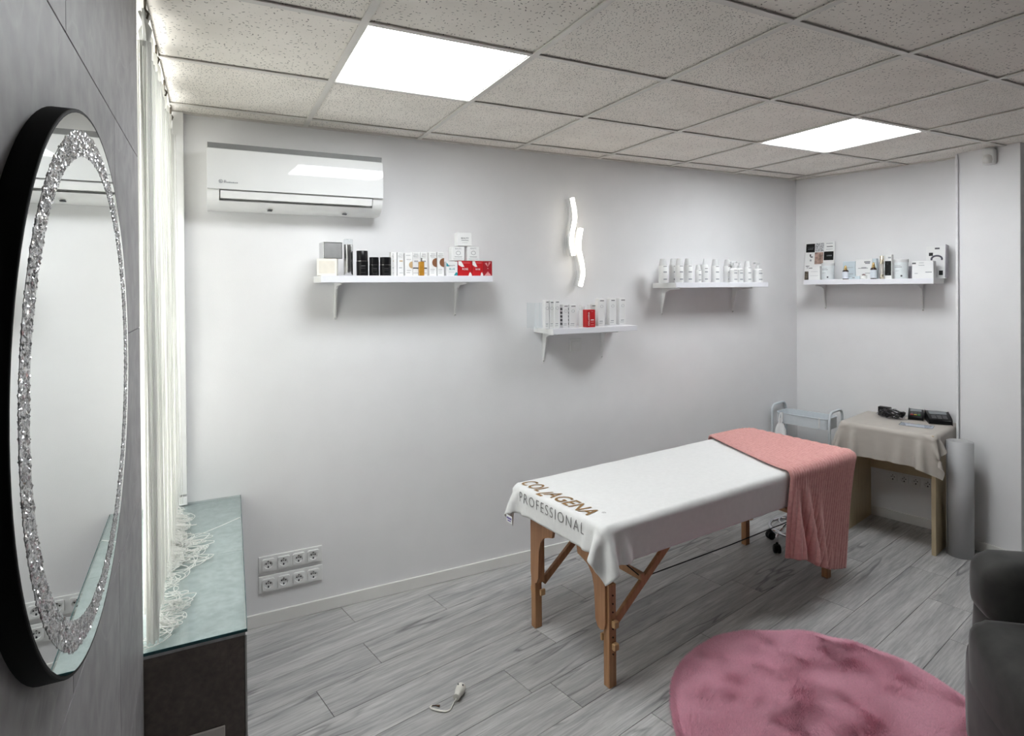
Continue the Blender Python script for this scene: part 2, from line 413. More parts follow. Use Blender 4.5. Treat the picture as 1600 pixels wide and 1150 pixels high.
# window at the back of the niche
nw = struct(MB().box((-0.95, -1.296, -0.05), (-0.80, 0, 0.72)).box((-0.95, -1.296, 2.44), (-0.80, 0, H + 0.12)).box((-0.95, -0.05, 0.72), (-0.8, 0, 2.44)).box((-0.95, -1.296, 0.72), (-0.8, -1.25, 2.44)).build('wall_niche', WHITE))
w1 = struct(bpy.data.objects.new('window_1', None)); COL.objects.link(w1)
m = MB()
for y in (-1.25, -0.68, -0.11): m.box((-0.87, y, 0.72), (-0.81, y + 0.06, 2.44))
m.box((-0.87, -1.19, 0.72), (-0.81, -0.11, 0.78)).box((-0.87, -1.19, 2.38), (-0.81, -0.11, 2.44)); m.build('window_frame', TRIMW, w1)
for a, b in ((-1.19, -0.68), (-0.62, -0.11)): MB().box((-0.845, a, 0.78), (-0.839, b, 2.38)).build('pane', GLASS, w1)
# white strip beside the niche
tr = struct(MB().box((-0.586, -0.035, 0.715), (-0.541, 0, H)).build('trim_1', mat('white_upvc', (0.84, 0.84, 0.83), 0.4, var=0.02), bevel=0.002))
MB().box((-0.586, -0.035, 0.666), (-0.541, 0, 0.705)).build('foot_block', MATS['white_upvc'], tr, bevel=0.002)

# skirting
struct(MB().box((-0.335, -0.013, 0.0), (3.70, 0, 0.064)).build('baseboard_back', TRIMW, bevel=0.003))
MR = Matrix.Translation(Vector((rwx(0), 0, 0))) @ Matrix.Rotation(math.atan2(RW_T[1], RW_T[0]), 4, 'Z')   # local x along the right wall, -y into the room
struct(MB().box((0.0, -0.013, 0.0), (1.13, 0.0, 0.064), MR).build('baseboard_right', TRIMW, bevel=0.003))
struct(MB().box((3.802, -1.44, 0.0), (3.815, -1.115, 0.064)).build('baseboard_column', TRIMW, bevel=0.003))
struct(MB().box((3.797, -1.112, 0.5), (3.806, -1.098, H)).build('trim_2', mat('glossy_edge_profile', (0.85, 0.85, 0.86), 0.15), bevel=0.003))

# ---- suspended ceiling: tees and lay-in tiles
GY = -0.159
ce = struct(MB().box((-0.95, -6.75, H + 0.06), (4.6, 0.15, H + 0.12)).build('ceiling', mat('plenum_board', (0.25, 0.24, 0.22), 0.9)))
LIGHTS = {(0, 1): 'square ceiling light panel over the air conditioner side of the room', (4, 1): 'square ceiling light panel above the desk corner and far shelf'}
srcs = {}
def tile(x0, x1, y0_, y1_, mt):
    key = (round(x1 - x0, 4), round(y1_ - y0_, 4), mt.name)
    if key not in srcs:
        o = MB().box((0, 0, 0), (x1 - x0, y1_ - y0_, 0.015)).build('ceiling_tile', mt, ce); srcs[key] = o
    else: o = inst(srcs[key], 'ceiling_tile', ce, (0, 0, 0))
    o.location = (x0, y0_, H + 0.0075)
dense = {(1, 1), (2, 2), (2, 1), (1, 0), (0, 0), (-1, 0), (-1, 2), (1, 2), (4, 2), (5, 2), (5, 3)}
for i in range(-1, 7):
    for j in range(-1, 11):
        if (i, j) in LIGHTS: continue
        x0, x1 = i * 0.6, (i + 1) * 0.6
        ya, yb = (GY, 0.0) if j == -1 else (GY - (j + 1) * 0.6, GY - j * 0.6)
        if i == 6: x1 = 4.36
        mt = TILE_B if ((i, j) in dense or (j < 0)) else TILE_A
        tile(x0 + 0.003, x1 - 0.003, max(ya, -6.6) + 0.003, yb - 0.003, mt)
for j in range(-1, 2):
    ya, yb = (GY, 0.0) if j == -1 else (GY - (j + 1) * 0.6, GY - j * 0.6)
    tile(-0.95, -0.603, ya + 0.003, yb - 0.003, TILE_B)
def tee(a, b, w=0.024, z=0.0): return MB().box((a[0], a[1], H + z), (b[0], b[1], H + z + 0.004))
for i in range(-1, 7):
    x = i * 0.6
    tee((x - 0.012, -6.6), (x + 0.012, 0.0), z=-0.0006).build('main_tee', TBAR, ce)
csrc = None
for j in range(0, 11):
    y = GY - j * 0.6
    for i in range(-1, 7):
        if csrc is None: csrc = o = tee((0.012, -0.012), (0.588, 0.012)).build('cross_tee', TBAR, ce)
        else: o = inst(csrc, 'cross_tee', ce, (0, 0, 0))
        o.location = (i * 0.6, y, 0)
struct(MB().box((-0.6, -0.02, H - 0.001), (3.72, 0.0, H + 0.02)).build('trim_3', TBAR))
struct(MB().box((0.0, -0.02, H - 0.001), (1.12, 0.0, H + 0.02), MR).build('trim_4', TBAR))

# ceiling light panels
LITM = mat('lit_diffuser', (0.9, 0.95, 1.0), 0.5, emit=PANEL, ecol=(0.94, 0.975, 1.0), var=0.01)
for (i, j), lab in LIGHTS.items():
    x, y = i * 0.6, GY - j * 0.6
    t = thing('ceiling_light_panel', lab, 'ceiling light', (x + 0.3, y - 0.3, H + 0.003), group='ceiling light panels')
    m = MB(); a, b = 0.297, 0.283
    m.box((-a, -a, 0), (a, -b, 0.02)).box((-a, b, 0), (a, a, 0.02)).box((-a, -b, 0), (-b, b, 0.02)).box((b, -b, 0), (a, b, 0.02)).build('frame', TBAR, t)
    MB().box((-b, -b, 0.002), (b, b, 0.012)).build('diffuser', LITM, t)

# ---- window ledge with a glass sheet
lg = struct(bpy.data.objects.new('window_ledge', None)); COL.objects.link(lg)
poly = [(-0.80, 0.0), (-0.315, 0.0), (-0.345, -1.285), (-0.80, -1.285)]
MB().prism([(-0.8, 0), (-0.32, 0), (-0.35, -1.270), (-0.8, -1.270)], 0, 0.645).build('body', mat('ledge_core', (0.3, 0.29, 0.28), 0.8), lg)
MB().prism([(-0.8, 0), (-0.32, 0), (-0.35, -0.62), (-0.8, -0.62)][:0] or [(-0.80, -0.001), (-0.318, -0.001), (-0.334, -0.66), (-0.80, -0.66)], 0.645, 0.655).build('top_tile', SILLTILE, lg)
MB().prism([(-0.80, -0.662), (-0.334, -0.662), (-0.349, -1.282), (-0.80, -1.282)], 0.645, 0.655).build('top_tile', SILLTILE, lg)
MB().box((-0.80, -1.283, 0.0), (-0.352, -1.270, 0.6445)).build('front_tile', BROWNTILE, lg)
MB().prism([(-0.35, -1.283), (-0.345, -1.283), (-0.315, 0), (-0.32, 0)], 0, 0.645).build('side_tile', mat('ledge_edge_profile', (0.55, 0.54, 0.52), 0.4), lg)
gm = clear_mat('green_tinted_glass', (0.92, 0.965, 0.96), 0.05, 0.02)
MB().prism(poly, 0.6565, 0.665).build('glass_sheet', gm, lg, bevel=0.001, seg=1)
EDGE = mat('glass_edge_green', (0.03, 0.10, 0.11), 0.15)
MB().box((-0.8, -1.287, 0.6565), (-0.345, -1.2852, 0.665)).prism([(-0.345, -1.287), (-0.3435, -1.287), (-0.3135, 0), (-0.315, 0)], 0.6565, 0.665).build('glass_edge', EDGE, lg)
MB().box((-0.545, -1.290, 0.30), (-0.405, -1.283, 0.398)).build('cover_plate', mat('cream_plastic', (0.74, 0.68, 0.64), 0.4), lg, bevel=0.002)

# ================================================================== CLOTH (small position based solver)
def drape(P, collide, steps=220, iters=8, dt=0.016, damp=0.985, pin=None, shear=0.9, bend=0.25):
    """P: (n, m, 3) flat sheet; falls under gravity on the collider and keeps its lengths"""
    P = P.copy(); V = np.zeros_like(P)
    def rest(a, b): return np.linalg.norm(a - b, axis=-1, keepdims=True)
    sl = []
    def add(sa, sb, k): sl.append((sa, sb, rest(P[sa], P[sb]), k))
    n, m = P.shape[:2]; A = slice(None)
    for st, k in ((1, 1.0), (2, bend)):
        for o in range(2 * st):
            i0 = np.array([i for i in range(n - st) if i % (2 * st) == o]); j0 = np.array([j for j in range(m - st) if j % (2 * st) == o])
            if len(i0): add((i0, A), (i0 + st, A), k)
            if len(j0): add((A, j0), (A, j0 + st), k)
    for oi in range(2):
        i0 = np.arange(oi, n - 1, 2)
        for oj in range(2):
            j0 = np.arange(oj, m - 1, 2)
            add(np.ix_(i0, j0), np.ix_(i0 + 1, j0 + 1), shear); add(np.ix_(i0 + 1, j0), np.ix_(i0, j0 + 1), shear)
    for s in range(steps):
        V[..., 2] -= 9.8 * dt; V *= damp
        Q = P + V * dt
        for it in range(iters):
            for sa, sb, r0, k in sl:
                a, b = Q[sa], Q[sb]
                d = b - a; l = np.sqrt((d * d).sum(-1, keepdims=True)) + 1e-9
                c = d * (0.5 * k * (l - r0) / l)
                Q[sa] = a + c; Q[sb] = b - c
            Q = collide(Q, P)
        V = (Q - P) / dt
        sp = np.sqrt((V * V).sum(-1, keepdims=True)); V *= np.minimum(1, 2.5 / (sp + 1e-9))
        P = Q
    return P
def slab(u0, u1, v0, v1, ztop, r=0.02, fr=0.85, zlow=-1.0):
    """collider: a block with rounded top edges, and friction"""
    lo = np.array([u0 + r, v0 + r, zlow]); hi = np.array([u1 - r, v1 - r, ztop - r])
    def f(Q, P):
        c = np.clip(Q, lo, hi); d = Q - c; l = np.sqrt((d * d).sum(-1)); ins = l < r
        if ins.any():
            deep = ins & (l < 1e-6)
            nn = d / (l[..., None] + 1e-9)
            nn[deep] = (0, 0, 1)
            tgt = c + nn * r
            dd = Q[deep]
            if len(dd):
                tz = ztop - dd[:, 2]; tv = dd[:, 1] - v0
                t2 = dd.copy(); t2[:, 2] = ztop; tgt[deep] = t2
            mv = tgt - P
            k = fr * (nn[..., 2:3] > 0.3)
            tan = mv - nn * (mv * nn).sum(-1, keepdims=True)
            tgt = tgt - tan * k
            Q = np.where(ins[..., None], tgt, Q)
        return Q
    return f
def upsample(P, k, axis):
    P = np.moveaxis(P, axis, 0); n = len(P); x = np.linspace(0, n - 1, (n - 1) * k + 1)
    i = np.minimum(x.astype(int), n - 2); t = (x - i).reshape((-1,) + (1,) * (P.ndim - 1))
    p0, p1, p2, p3 = P[np.maximum(i - 1, 0)], P[i], P[i + 1], P[np.minimum(i + 2, n - 1)]
    q = 0.5 * (2 * p1 + (p2 - p0) * t + (2 * p0 - 5 * p1 + 4 * p2 - p3) * t ** 2 + (3 * p1 - p0 - 3 * p2 + p3) * t ** 3)
    return np.moveaxis(q, 0, axis)
def sheet_normals(P):
    du = np.gradient(P, axis=0); dv = np.gradient(P, axis=1); n = np.cross(du, dv)
    return n / (np.linalg.norm(n, axis=-1, keepdims=True) + 1e-12)
def sheet(name, P, m, parent, thick=0.003):
    n, k = P.shape[:2]
    idx = np.arange(n * k).reshape(n, k)
    f = np.stack([idx[:-1, :-1], idx[1:, :-1], idx[1:, 1:], idx[:-1, 1:]], -1).reshape(-1, 4)
    me = bpy.data.meshes.new(name); me.from_pydata(P.reshape(-1, 3).tolist(), [], f.tolist()); me.update()
    uv = me.uv_layers.new(name='UVMap')
    U, Vv = np.meshgrid(np.linspace(0, 1, n), np.linspace(0, 1, k), indexing='ij')
    co = np.stack([U.ravel(), Vv.ravel()], -1)[f.ravel()]
    uv.data.foreach_set('uv', co.ravel())
    me.polygons.foreach_set('use_smooth', [True] * len(me.polygons))
    o = bpy.data.objects.new(name, me); COL.objects.link(o); me.materials.append(m)
    if parent: o.parent = parent
    if thick:
        so = o.modifiers.new('thickness', 'SOLIDIFY'); so.thickness = thick; so.offset = -1
    return o

# ================================================================== MASSAGE TABLE
TA = R(6.57); TC = (1.8265, -0.818, 0)
TTOP = 0.70
t = thing('massage_table', 'folding massage table with varnished wooden legs under white and pink covers', 'massage table', TC, TA)
U0, U1, WH = -0.92, 0.955, 0.345
MB().box((U0 + 0.008, -WH + 0.008, 0.645), (U1 - 0.008, WH - 0.008, TTOP - 0.006)).build('padded_top', mat('cream_vinyl', (0.70, 0.66, 0.58), 0.5), t, smooth=True, bevel=0.022, seg=4)
m = MB(); m.box((U0 + 0.01, -WH + 0.01, 0.585), (U1 - 0.01, -WH + 0.03, 0.65)).box((U0 + 0.01, WH - 0.03, 0.585), (U1 - 0.01, WH - 0.01, 0.655)).box((U0 + 0.01, -WH + 0.03, 0.585), (U0 + 0.03, WH - 0.03, 0.655)).box((U1 - 0.03, -WH + 0.03, 0.585), (U1 - 0.01, WH - 0.03, 0.655))
m.build('frame_rail', BEECH, t)
def gusset(sv, u, flip):
    """plywood corner plate, wide at the top, rounded at the foot, with a hollow inner edge"""
    p = [(0, 0.60), (0, 0.27), (0.006, 0.245), (0.025, 0.232), (0.048, 0.238), (0.062, 0.265), (0.066, 0.34), (0.070, 0.40), (0.083, 0.445), (0.108, 0.475), (0.145, 0.49), (0.18, 0.50), (0.2, 0.60)]
    n = len(p); a, b = u, u + 0.012
    v = [(a, sv * (0.272 - q[0]), q[1]) for q in p] + [(b, sv * (0.272 - q[0]), q[1]) for q in p]
    return MB().add(v, [tuple(range(n)), tuple(range(n, 2 * n))[::-1]] + [(i, (i + 1) % n, (i + 1) % n + n, i + n) for i in range(n)])
for se in (-1, 1):
    uo = -0.82 if se < 0 else 0.82
    for sv in (-1, 1):
        g = gusset(sv, uo + (-0.034 if se < 0 else 0.022), 0).build('gusset_plate', BEECHR, t)
        v0 = sv * 0.245
        lg_ = MB().box((uo - 0.018, v0 - 0.018, 0.23), (uo + 0.018, v0 + 0.018, 0.60)).build('leg', BEECH, t, bevel=0.003)
        o2 = sv * 0.012
        ext = MB().box((uo - 0.02 + 0.004 * se, v0 - 0.018 + sv * 0.022, 0.0), (uo + 0.02 + 0.004 * se, v0 + 0.018 + sv * 0.022 - sv * 0.0, 0.43)).build('leg_extension', BEECH, t, bevel=0.003)
        hm = MB()
        for k in range(8):
            z = 0.385 - k * 0.035
            M = Matrix.Translation((uo + 0.004 * se, v0 + sv * 0.0415, z)) @ Matrix.Rotation(R(90), 4, 'X')
            hm.lathe([(0.0035, -0.002), (0.0035, 0.002)], 8, M)
        tag(hm.build('peg_holes', mat('peg_hole_dark', (0.06, 0.03, 0.015), 0.8), ext), kind='stuff')
        for z in (0.268, 0.175):
            kb = MB().box((uo - 0.013, v0 + sv * 0.04, z - 0.014), (uo + 0.013, v0 + sv * 0.062, z + 0.014)).build('wooden_knob', mat('pale_beech_knob', (0.56, 0.34, 0.17), 0.4), ext, bevel=0.004)
        MB().box((uo - 0.014, v0 - sv * 0.03, 0.17), (uo + 0.014, v0 + sv * 0.004 - sv * 0.02, 0.2)).build('wooden_knob', MATS['pale_beech_knob'], ext, bevel=0.004)
        # brace leaning in towards the middle of the table
        ui = uo - se * 0.49
        MB().bar((uo - se * 0.018, v0, 0.222), (ui, v0, 0.585), 0.018, 0.034).build('brace', BEECH, t, bevel=0.003)
    MB().box((uo - 0.012, -0.25, 0.545), (uo + 0.012, 0.25, 0.585)).build('cross_rail', BEECHR, t)
    MB().bar((uo - se * 0.20, -0.258, 0.395), (uo - se * 0.20, 0.258, 0.395), 0.02, 0.03).build('brace_rail', BEECH, t)
cb = MB()
for sv in (-1, 1):
    cb.tube([(-0.62, sv * 0.245, 0.385), (0.0, sv * 0.235, 0.372), (0.62, sv * 0.245, 0.385)], 0.0028, 6)
    cb.tube([(-0.62, sv * 0.245, 0.39), (-0.70, sv * 0.2, 0.47), (-0.78, sv * 0.15, 0.56)], 0.0028, 6)
cb.build('support_cable', BLACK, t)

# towel over the table
TW0, TW1, TV0, TV1 = -1.028, 0.90, -0.345 - 0.14, 0.345 + 0.12
nu, nv = 98, 48
uu, vv = np.meshgrid(np.linspace(TW0, TW1, nu), np.linspace(TV0, TV1, nv), indexing='ij')
P0 = np.stack([uu, vv - 0.01 * (uu + 0.9), np.full_like(uu, TTOP + 0.012)], -1)
P0[..., 2] += 0.002 * np.sin(uu * 9) * np.cos(vv * 7)
TWL = drape(P0, slab(U0, U1, -WH, WH, TTOP + 0.002, 0.022, fr=0.98), steps=170, iters=8)
big = np.sin(TWL[..., 0] * 21 + 3 * np.sin(TWL[..., 1] * 5)) * np.sin(TWL[..., 1] * 9 + TWL[..., 0] * 6)
TWL[..., 2] += 0.0016 * (big * 0.5 + 0.5) * (TWL[..., 2] > TTOP - 0.01)
TW2 = upsample(upsample(TWL, 2, 0), 2, 1)
TOWM = mat('white_terry', (0.84, 0.84, 0.83), 0.95, var=0.02, scale=40, bump=0.5, bscale=500, sheen=0.2)
tw = tag(sheet('towel', TW2, TOWM, None, 0.004), 'white towel with brown lettering draped over the massage table', 'towel')
tw.location = TC; tw.rotation_euler = (0, 0, TA)
TN = sheet_normals(TWL)
def on_towel(u, v, off=0.0012):
    """a point of the flat towel carried to where it lies after draping"""
    a = np.clip((u - TW0) / (TW1 - TW0) * (nu - 1), 0, nu - 1.001); b = np.clip((v - TV0) / (TV1 - TV0) * (nv - 1), 0, nv - 1.001)
    i, j = int(a), int(b); s, q = a - i, b - j
    w = ((1 - s) * (1 - q), s * (1 - q), (1 - s) * q, s * q)
    p = w[0] * TWL[i, j] + w[1] * TWL[i + 1, j] + w[2] * TWL[i, j + 1] + w[3] * TWL[i + 1, j + 1]
    n = w[0] * TN[i, j] + w[1] * TN[i + 1, j] + w[2] * TN[i, j + 1] + w[3] * TN[i + 1, j + 1]
    return p + n * off * np.sign(n[2] if abs(n[2]) > 0.05 else 1)
def towel_text(s, u_base, v_start, width, height, m, **k):
    v, f = text_geo(s, 1.0, **k)
    x0 = min(p[0] for p in v); x1 = max(p[0] for p in v); y1 = max(p[1] for p in v); y0 = min(p[1] for p in v)
    bm = bmesh.new()
    vs = [bm.verts.new(((p[0] - x0) / (x1 - x0) * width, (p[1] - 0) / (y1) * height, 0)) for p in v]
    for q in f:
        try: bm.faces.new([vs[i] for i in q])
        except ValueError: pass
    bmesh.ops.triangulate(bm, faces=bm.faces)
    for _ in range(3):
        e = [e for e in bm.edges if e.calc_length() > 0.009]
        if e: bmesh.ops.subdivide_edges(bm, edges=e, cuts=1)
        bmesh.ops.triangulate(bm, faces=bm.faces)
    for w in bm.verts: w.co = Vector(on_towel(u_base + w.co.y, v_start - w.co.x, 0.0022))
    me = bpy.data.meshes.new('lettering'); bm.to_mesh(me); bm.free()
    o = bpy.data.objects.new('lettering', me); COL.objects.link(o); me.materials.append(m); o.parent = tw
    return o
GOLDINK = mat('bronze_print', (0.30, 0.17, 0.06), 0.5, 0.2, var=0.12)
GREYINK = mat('grey_print', (0.22, 0.21, 0.21), 0.7)
towel_text('COL', -0.885, 0.308, 0.145, 0.078, GOLDINK, shear=0.18, bold=0.010)
towel_text('L', -0.905, 0.150, 0.046, 0.074, GOLDINK, shear=0.45, bold=0.010)
towel_text('AGENA', -0.885, 0.120, 0.318, 0.078, GOLDINK, shear=0.18, bold=0.010)
towel_text('®', -0.815, -0.205, 0.018, 0.018, GREYINK)
towel_text('PROFESSIONAL', -0.968, 0.265, 0.49, 0.044, GREYINK, sp=1.25, bold=-0.010)
# care label on the hem
ct = on_towel(TW0 + 0.004, 0.36, 0)
MB().box((ct[0] - 0.004, ct[1] - 0.07, ct[2] - 0.03), (ct[0] - 0.002, ct[1] - 0.02, ct[2] + 0.004)).build('care_label', CARD, tw)
m = MB(); m.box((ct[0] - 0.005, ct[1] - 0.065, ct[2] - 0.012), (ct[0] - 0.0042, ct[1] - 0.025, ct[2] - 0.004)).box((ct[0] - 0.005, ct[1] - 0.06, ct[2] - 0.022), (ct[0] - 0.0042, ct[1] - 0.032, ct[2] - 0.017)); m.build('care_label_print', mat('violet_ink', (0.2, 0.17, 0.4), 0.7), tw)

# pink ribbed blanket across the far end
def vel(name, a, b):
    m, nt, p = nodes_of(name); L = nt.links.new
    tc = N(nt, 'ShaderNodeTexCoord'); n = N(nt, 'ShaderNodeTexNoise', i_Scale=60.0, i_Detail=5.0); L(tc.outputs['Object'], n.inputs['Vector'])
    rp = ramp(nt, a, b, 0.3, 0.72); L(n.outputs[0], rp.inputs[0]); L(rp.outputs[0], p.inputs['Base Color'])
    p.inputs['Roughness'].default_value = 0.85; p.inputs['Sheen Weight'].default_value = 0.6; p.inputs['Sheen Roughness'].default_value = 0.4
    p.inputs['Sheen Tint'].default_value = (1.0, 0.8, 0.78, 1)
    bp = N(nt, 'ShaderNodeBump', i_Strength=0.25, i_Distance=0.003); n2 = N(nt, 'ShaderNodeTexNoise', i_Scale=180.0, i_Detail=2.0); L(tc.outputs['Object'], n2.inputs['Vector']); L(n2.outputs[0], bp.inputs['Height']); L(bp.outputs[0], p.inputs['Normal'])
    return m
PINK = vel('pink_ribbed_velvet', (0.66, 0.31, 0.29), (0.76, 0.40, 0.375))
BW, BL = 0.62, 1.15
na, nb = 42, 84
d_ = np.array([-0.37, -0.929]); n_ = np.array([0.929, -0.37])
aa, bb = np.meshgrid(np.linspace(0, BW, na), np.linspace(0, BL, nb), indexing='ij')
org = np.array([0.62, 0.44])
B0 = np.stack([org[0] + aa * n_[0] + bb * d_[0], org[1] + aa * n_[1] + bb * d_[1], np.full_like(aa, TTOP + 0.03)], -1)
B0[..., 2] += 0.003 * np.sin(aa * 40) * np.cos(bb * 6) + 0.026 * np.clip((bb - 0.70) / 0.4, 0, 1) * np.sin(aa / BW * math.pi * 9 + 0.6)
BLK = drape(B0, slab(U0 - 0.012, U1 + 0.012, -WH - 0.012, WH + 0.012, TTOP + 0.011, 0.025, fr=0.95), steps=240, iters=8)
BL2 = upsample(upsample(BLK, 7, 0), 2, 1)
nr = sheet_normals(BL2); sg = np.sign(nr[na * 3, 30, 2]); nr = nr * sg
x = np.linspace(0, 1, BL2.shape[0])
rib = (np.abs(np.sin(x * math.pi * 27)) ** 0.8)[:, None, None]
BL2 = BL2 + nr * (0.010 * rib + 0.002)
bk = tag(sheet('blanket', BL2, PINK, None, 0.006), 'pink ribbed plush blanket hanging over the far end of the massage table', 'blanket')
bk.location = TC; bk.rotation_euler = (0, 0, TA)

# ================================================================== WALL SHELVES
def bracket(parent, x, depth, drop, zt):
    """steel L bracket: wall arm, shelf arm and a tapering web; local y=0 is the wall, room at -y"""
    b = MB().add([(x - 0.012, 0, zt), (x + 0.012, 0, zt), (x + 0.005, 0, -drop), (x - 0.005, 0, -drop), (x - 0.012, -0.003, zt), (x + 0.012, -0.003, zt), (x + 0.005, -0.003, -drop), (x - 0.005, -0.003, -drop)], [(0, 1, 2, 3), (7, 6, 5, 4), (0, 4, 5, 1), (1, 5, 6, 2), (2, 6, 7, 3), (3, 7, 4, 0)]).build('bracket', PLAST, parent)
    MB().box((x - 0.011, -depth * 0.82, zt - 0.003), (x + 0.011, -0.003, zt)).build('bracket_arm', PLAST, b)
    p = [(-0.003, zt - 0.003), (-depth * 0.8, zt - 0.003), (-depth * 0.8, zt - 0.008), (-0.075, zt - 0.016), (-0.045, zt - 0.03), (-0.003, -drop + 0.008)]
    n = len(p); v = [(x - 0.004, q[0], q[1]) for q in p] + [(x + 0.004, q[0], q[1]) for q in p]
    MB().add(v, [tuple(range(n)), tuple(range(n, 2 * n))[::-1]] + [(i, (i + 1) % n, (i + 1) % n + n, i + n) for i in range(n)]).build('bracket_web', PLAST, b)
    for z in (-drop + 0.012, -0.03):
        M = Matrix.Translation((x, -0.003, z)) @ Matrix.Rotation(R(90), 4, 'X')
        MB().lathe([(0.005, 0), (0.004, 0.002), (0.001, 0.003)], 10, M).build('screw', SILVER, b)
def shelf(label, M, x0, x1, depth, th, ztop, brx, drop):
    t = bpy.data.objects.new('wall_shelf', None); COL.objects.link(t); tag(t, label, 'shelf', 'white wall shelves')
    t.matrix_world = M @ Matrix.Translation((0, 0, ztop))
    MB().box((x0, -depth, -th), (x1, 0, 0)).build('board', SHELFW, t, bevel=0.0015, seg=1)
    MB().box((x0 - 0.0012, -depth + 0.001, -th + 0.001), (x0, -0.001, -0.001)).build('end_cap', PLAST, t)
    MB().box((x1, -depth + 0.001, -th + 0.001), (x1 + 0.0012, -0.001, -0.001)).build('end_cap', PLAST, t)
    for x in brx: bracket(t, x, depth, drop, -th)
    return t
I4 = Matrix.Identity(4)
SD = 0.235
S1Z, S2Z, S3Z, S4Z = 1.733, 1.424, 1.690, 1.706
shelf('long white wall shelf of red and white boxes beside the air conditioner', I4, 0.037, 0.942, SD, 0.034, S1Z, (0.142, 0.808), 0.232)
shelf('short low white wall shelf below the wavy lamp', I4, 1.322, 1.93, SD, 0.032, S2Z, (1.386, 1.821), 0.224)
shelf('white wall shelf holding a row of white bottles', I4, 2.245, 3.10, SD, 0.034, S3Z, (2.324, 3.063 - 0.07), 0.225)
MRW = MR @ Matrix.Rotation(math.pi, 4, 'Z') if False else MR
shelf('white wall shelf with jars and brochures on the desk side wall', MRW, 0.16, 0.99, SD, 0.036, S4Z, (0.223, 0.868), 0.228)

# ---- things on the shelves
def face(parent, w, d, kind='line', **k): pass
def pbox(name, label, group, x0, x1, yf, z, h, d, m, M=I4, rz=0.0, cat='box', prints=()):
    """carton standing with its front at y=yf (local), x0..x1 wide; prints = list of (kind, args) on the front"""
    w = x1 - x0
    t = bpy.data.objects.new(name, None); COL.objects.link(t); tag(t, label, cat, group)
    t.matrix_world = M @ Matrix.Translation(((x0 + x1) / 2, yf + d / 2, z)) @ Matrix.Rotation(rz, 4, 'Z')
    MB().box((-w / 2, -d / 2, 0), (w / 2, d / 2, h)).build('carton', m, t, bevel=0.0012, seg=1)
    MB().box((-w / 2 + 0.002, -d / 2 + 0.002, h), (w / 2 - 0.002, d / 2 - 0.002, h + 0.0006)).build('flap', m, t)
    yq = -d / 2 - 0.0005
    for pr in prints:
        k = pr[0]; g = MB()
        if k == 'bar':          # cx, cz, w, h as fractions of the face
            _, cx, cz, bw, bh, mm = pr
            g.box((w * (cx - bw / 2), yq, h * (cz - bh / 2)), (w * (cx + bw / 2), -d / 2 + 0.0002, h * (cz + bh / 2))); nm = 'printed_band'
        elif k == 'text':
            _, s, cz, tw_, mm = pr
            text_on(g, s, (0, yq - 0.0002, h * cz), (1, 0, 0), (0, 0, 1), width=w * tw_, center=True, bold=0.01); nm = 'lettering'
        elif k == 'vtext':
            _, s, cx, cz, tw_, mm = pr
            text_on(g, s, (w * cx, yq - 0.0002, h * cz), (0, 0, 1), (-1, 0, 0), width=h * tw_, bold=0.01); nm = 'lettering'
        elif k == 'disc':       # clipped to the face on the right
            _, cx, cz, r, mm = pr
            pts = [(min(w * cx + r * math.cos(a), w / 2), h * cz + r * math.sin(a)) for a in np.linspace(0, 2 * math.pi, 28, endpoint=False)]
            g.add([(p[0], yq, p[1]) for p in pts], [tuple(range(28))]); nm = 'printed_disc'
        elif k == 'ring':
            _, cx, cz, r, mm = pr
            g.tube([(w * cx + r * 1.25 * math.cos(a), yq, h * cz + r * math.sin(a)) for a in np.linspace(0, 2 * math.pi, 24, endpoint=False)], 0.0008, 5, True); nm = 'printed_ring'
        elif k == 'poly':
            _, pts, mm = pr
            g.add([(w * p[0], yq, h * p[1]) for p in pts], [tuple(range(len(pts)))]); nm = 'printed_leaf'
        g.build(nm, mm, t)
    return t
def px_x(p0, p1, y): return atY(p0, 420, y)[0], atY(p1, 420, y)[0]
def px_z(p, q, y): return atY(p, q, y)[2]
def std(n, tone=INK):
    return [('text', 'BEAUTY', 0.82, 0.72, tone), ('bar', 0, 0.92, 0.6, 0.02, INKL), ('bar', 0, 0.77, 0.66, 0.012, INKL)] + ([('bar', -0.08, 0.27, 0.6, 0.02, INKL), ('bar', -0.12, 0.2, 0.5, 0.015, INKL), ('bar', -0.1, 0.12, 0.5, 0.015, INKL)] if n else [])
G1 = 'products on the long shelf'
YF = -0.20
def s1(p0, p1, top, zb=S1Z, y=YF):
    x0, x1 = px_x(p0, p1, y); return x0, x1, px_z((p0 + p1) / 2, top, y) - zb
# silver cubes
x0, x1, h = s1(498, 529, 404.5)
t = pbox('gift_box', 'cream satin cube box under the silver foil box', G1, x0, x1, -0.215, S1Z, h, 0.09, CREAM, rz=R(-14), prints=[('bar', 0, 0.5, 0.78, 0.74, mat('pearl_panel', (0.72, 0.68, 0.60), 0.3))])
hb = h
x0, x1, h = s1(504, 534, 378.5, S1Z + hb)
pbox('gift_box', 'silver foil cube box stacked on the cream box', G1, x0, x1, -0.205, S1Z + hb + 0.0006, h - 0.001, 0.09, SILVER, rz=R(4), prints=[('bar', 0, 0.5, 0.92, 0.9, mat('brushed_foil', (0.62, 0.62, 0.62), 0.35, 0.9))])
def bottle(name, label, group, cx, y, z, parts, M=I4, cat='bottle', rz=0):
    """parts: (name, material, [(r, z)...]) lathed"""
    t = bpy.data.objects.new(name, None); COL.objects.link(t); tag(t, label, cat, group)
    t.matrix_world = M @ Matrix.Translation((cx, y, z)) @ Matrix.Rotation(rz, 4, 'Z')
    for nm, mm, prof in parts:
        if callable(prof): prof(t, mm)
        else: MB().lathe(prof, 20).build(nm, mm, t, smooth='auto')
    return t
x0, x1, h = s1(537.5, 552, 374, y=-0.17)
r = (x1 - x0) / 2
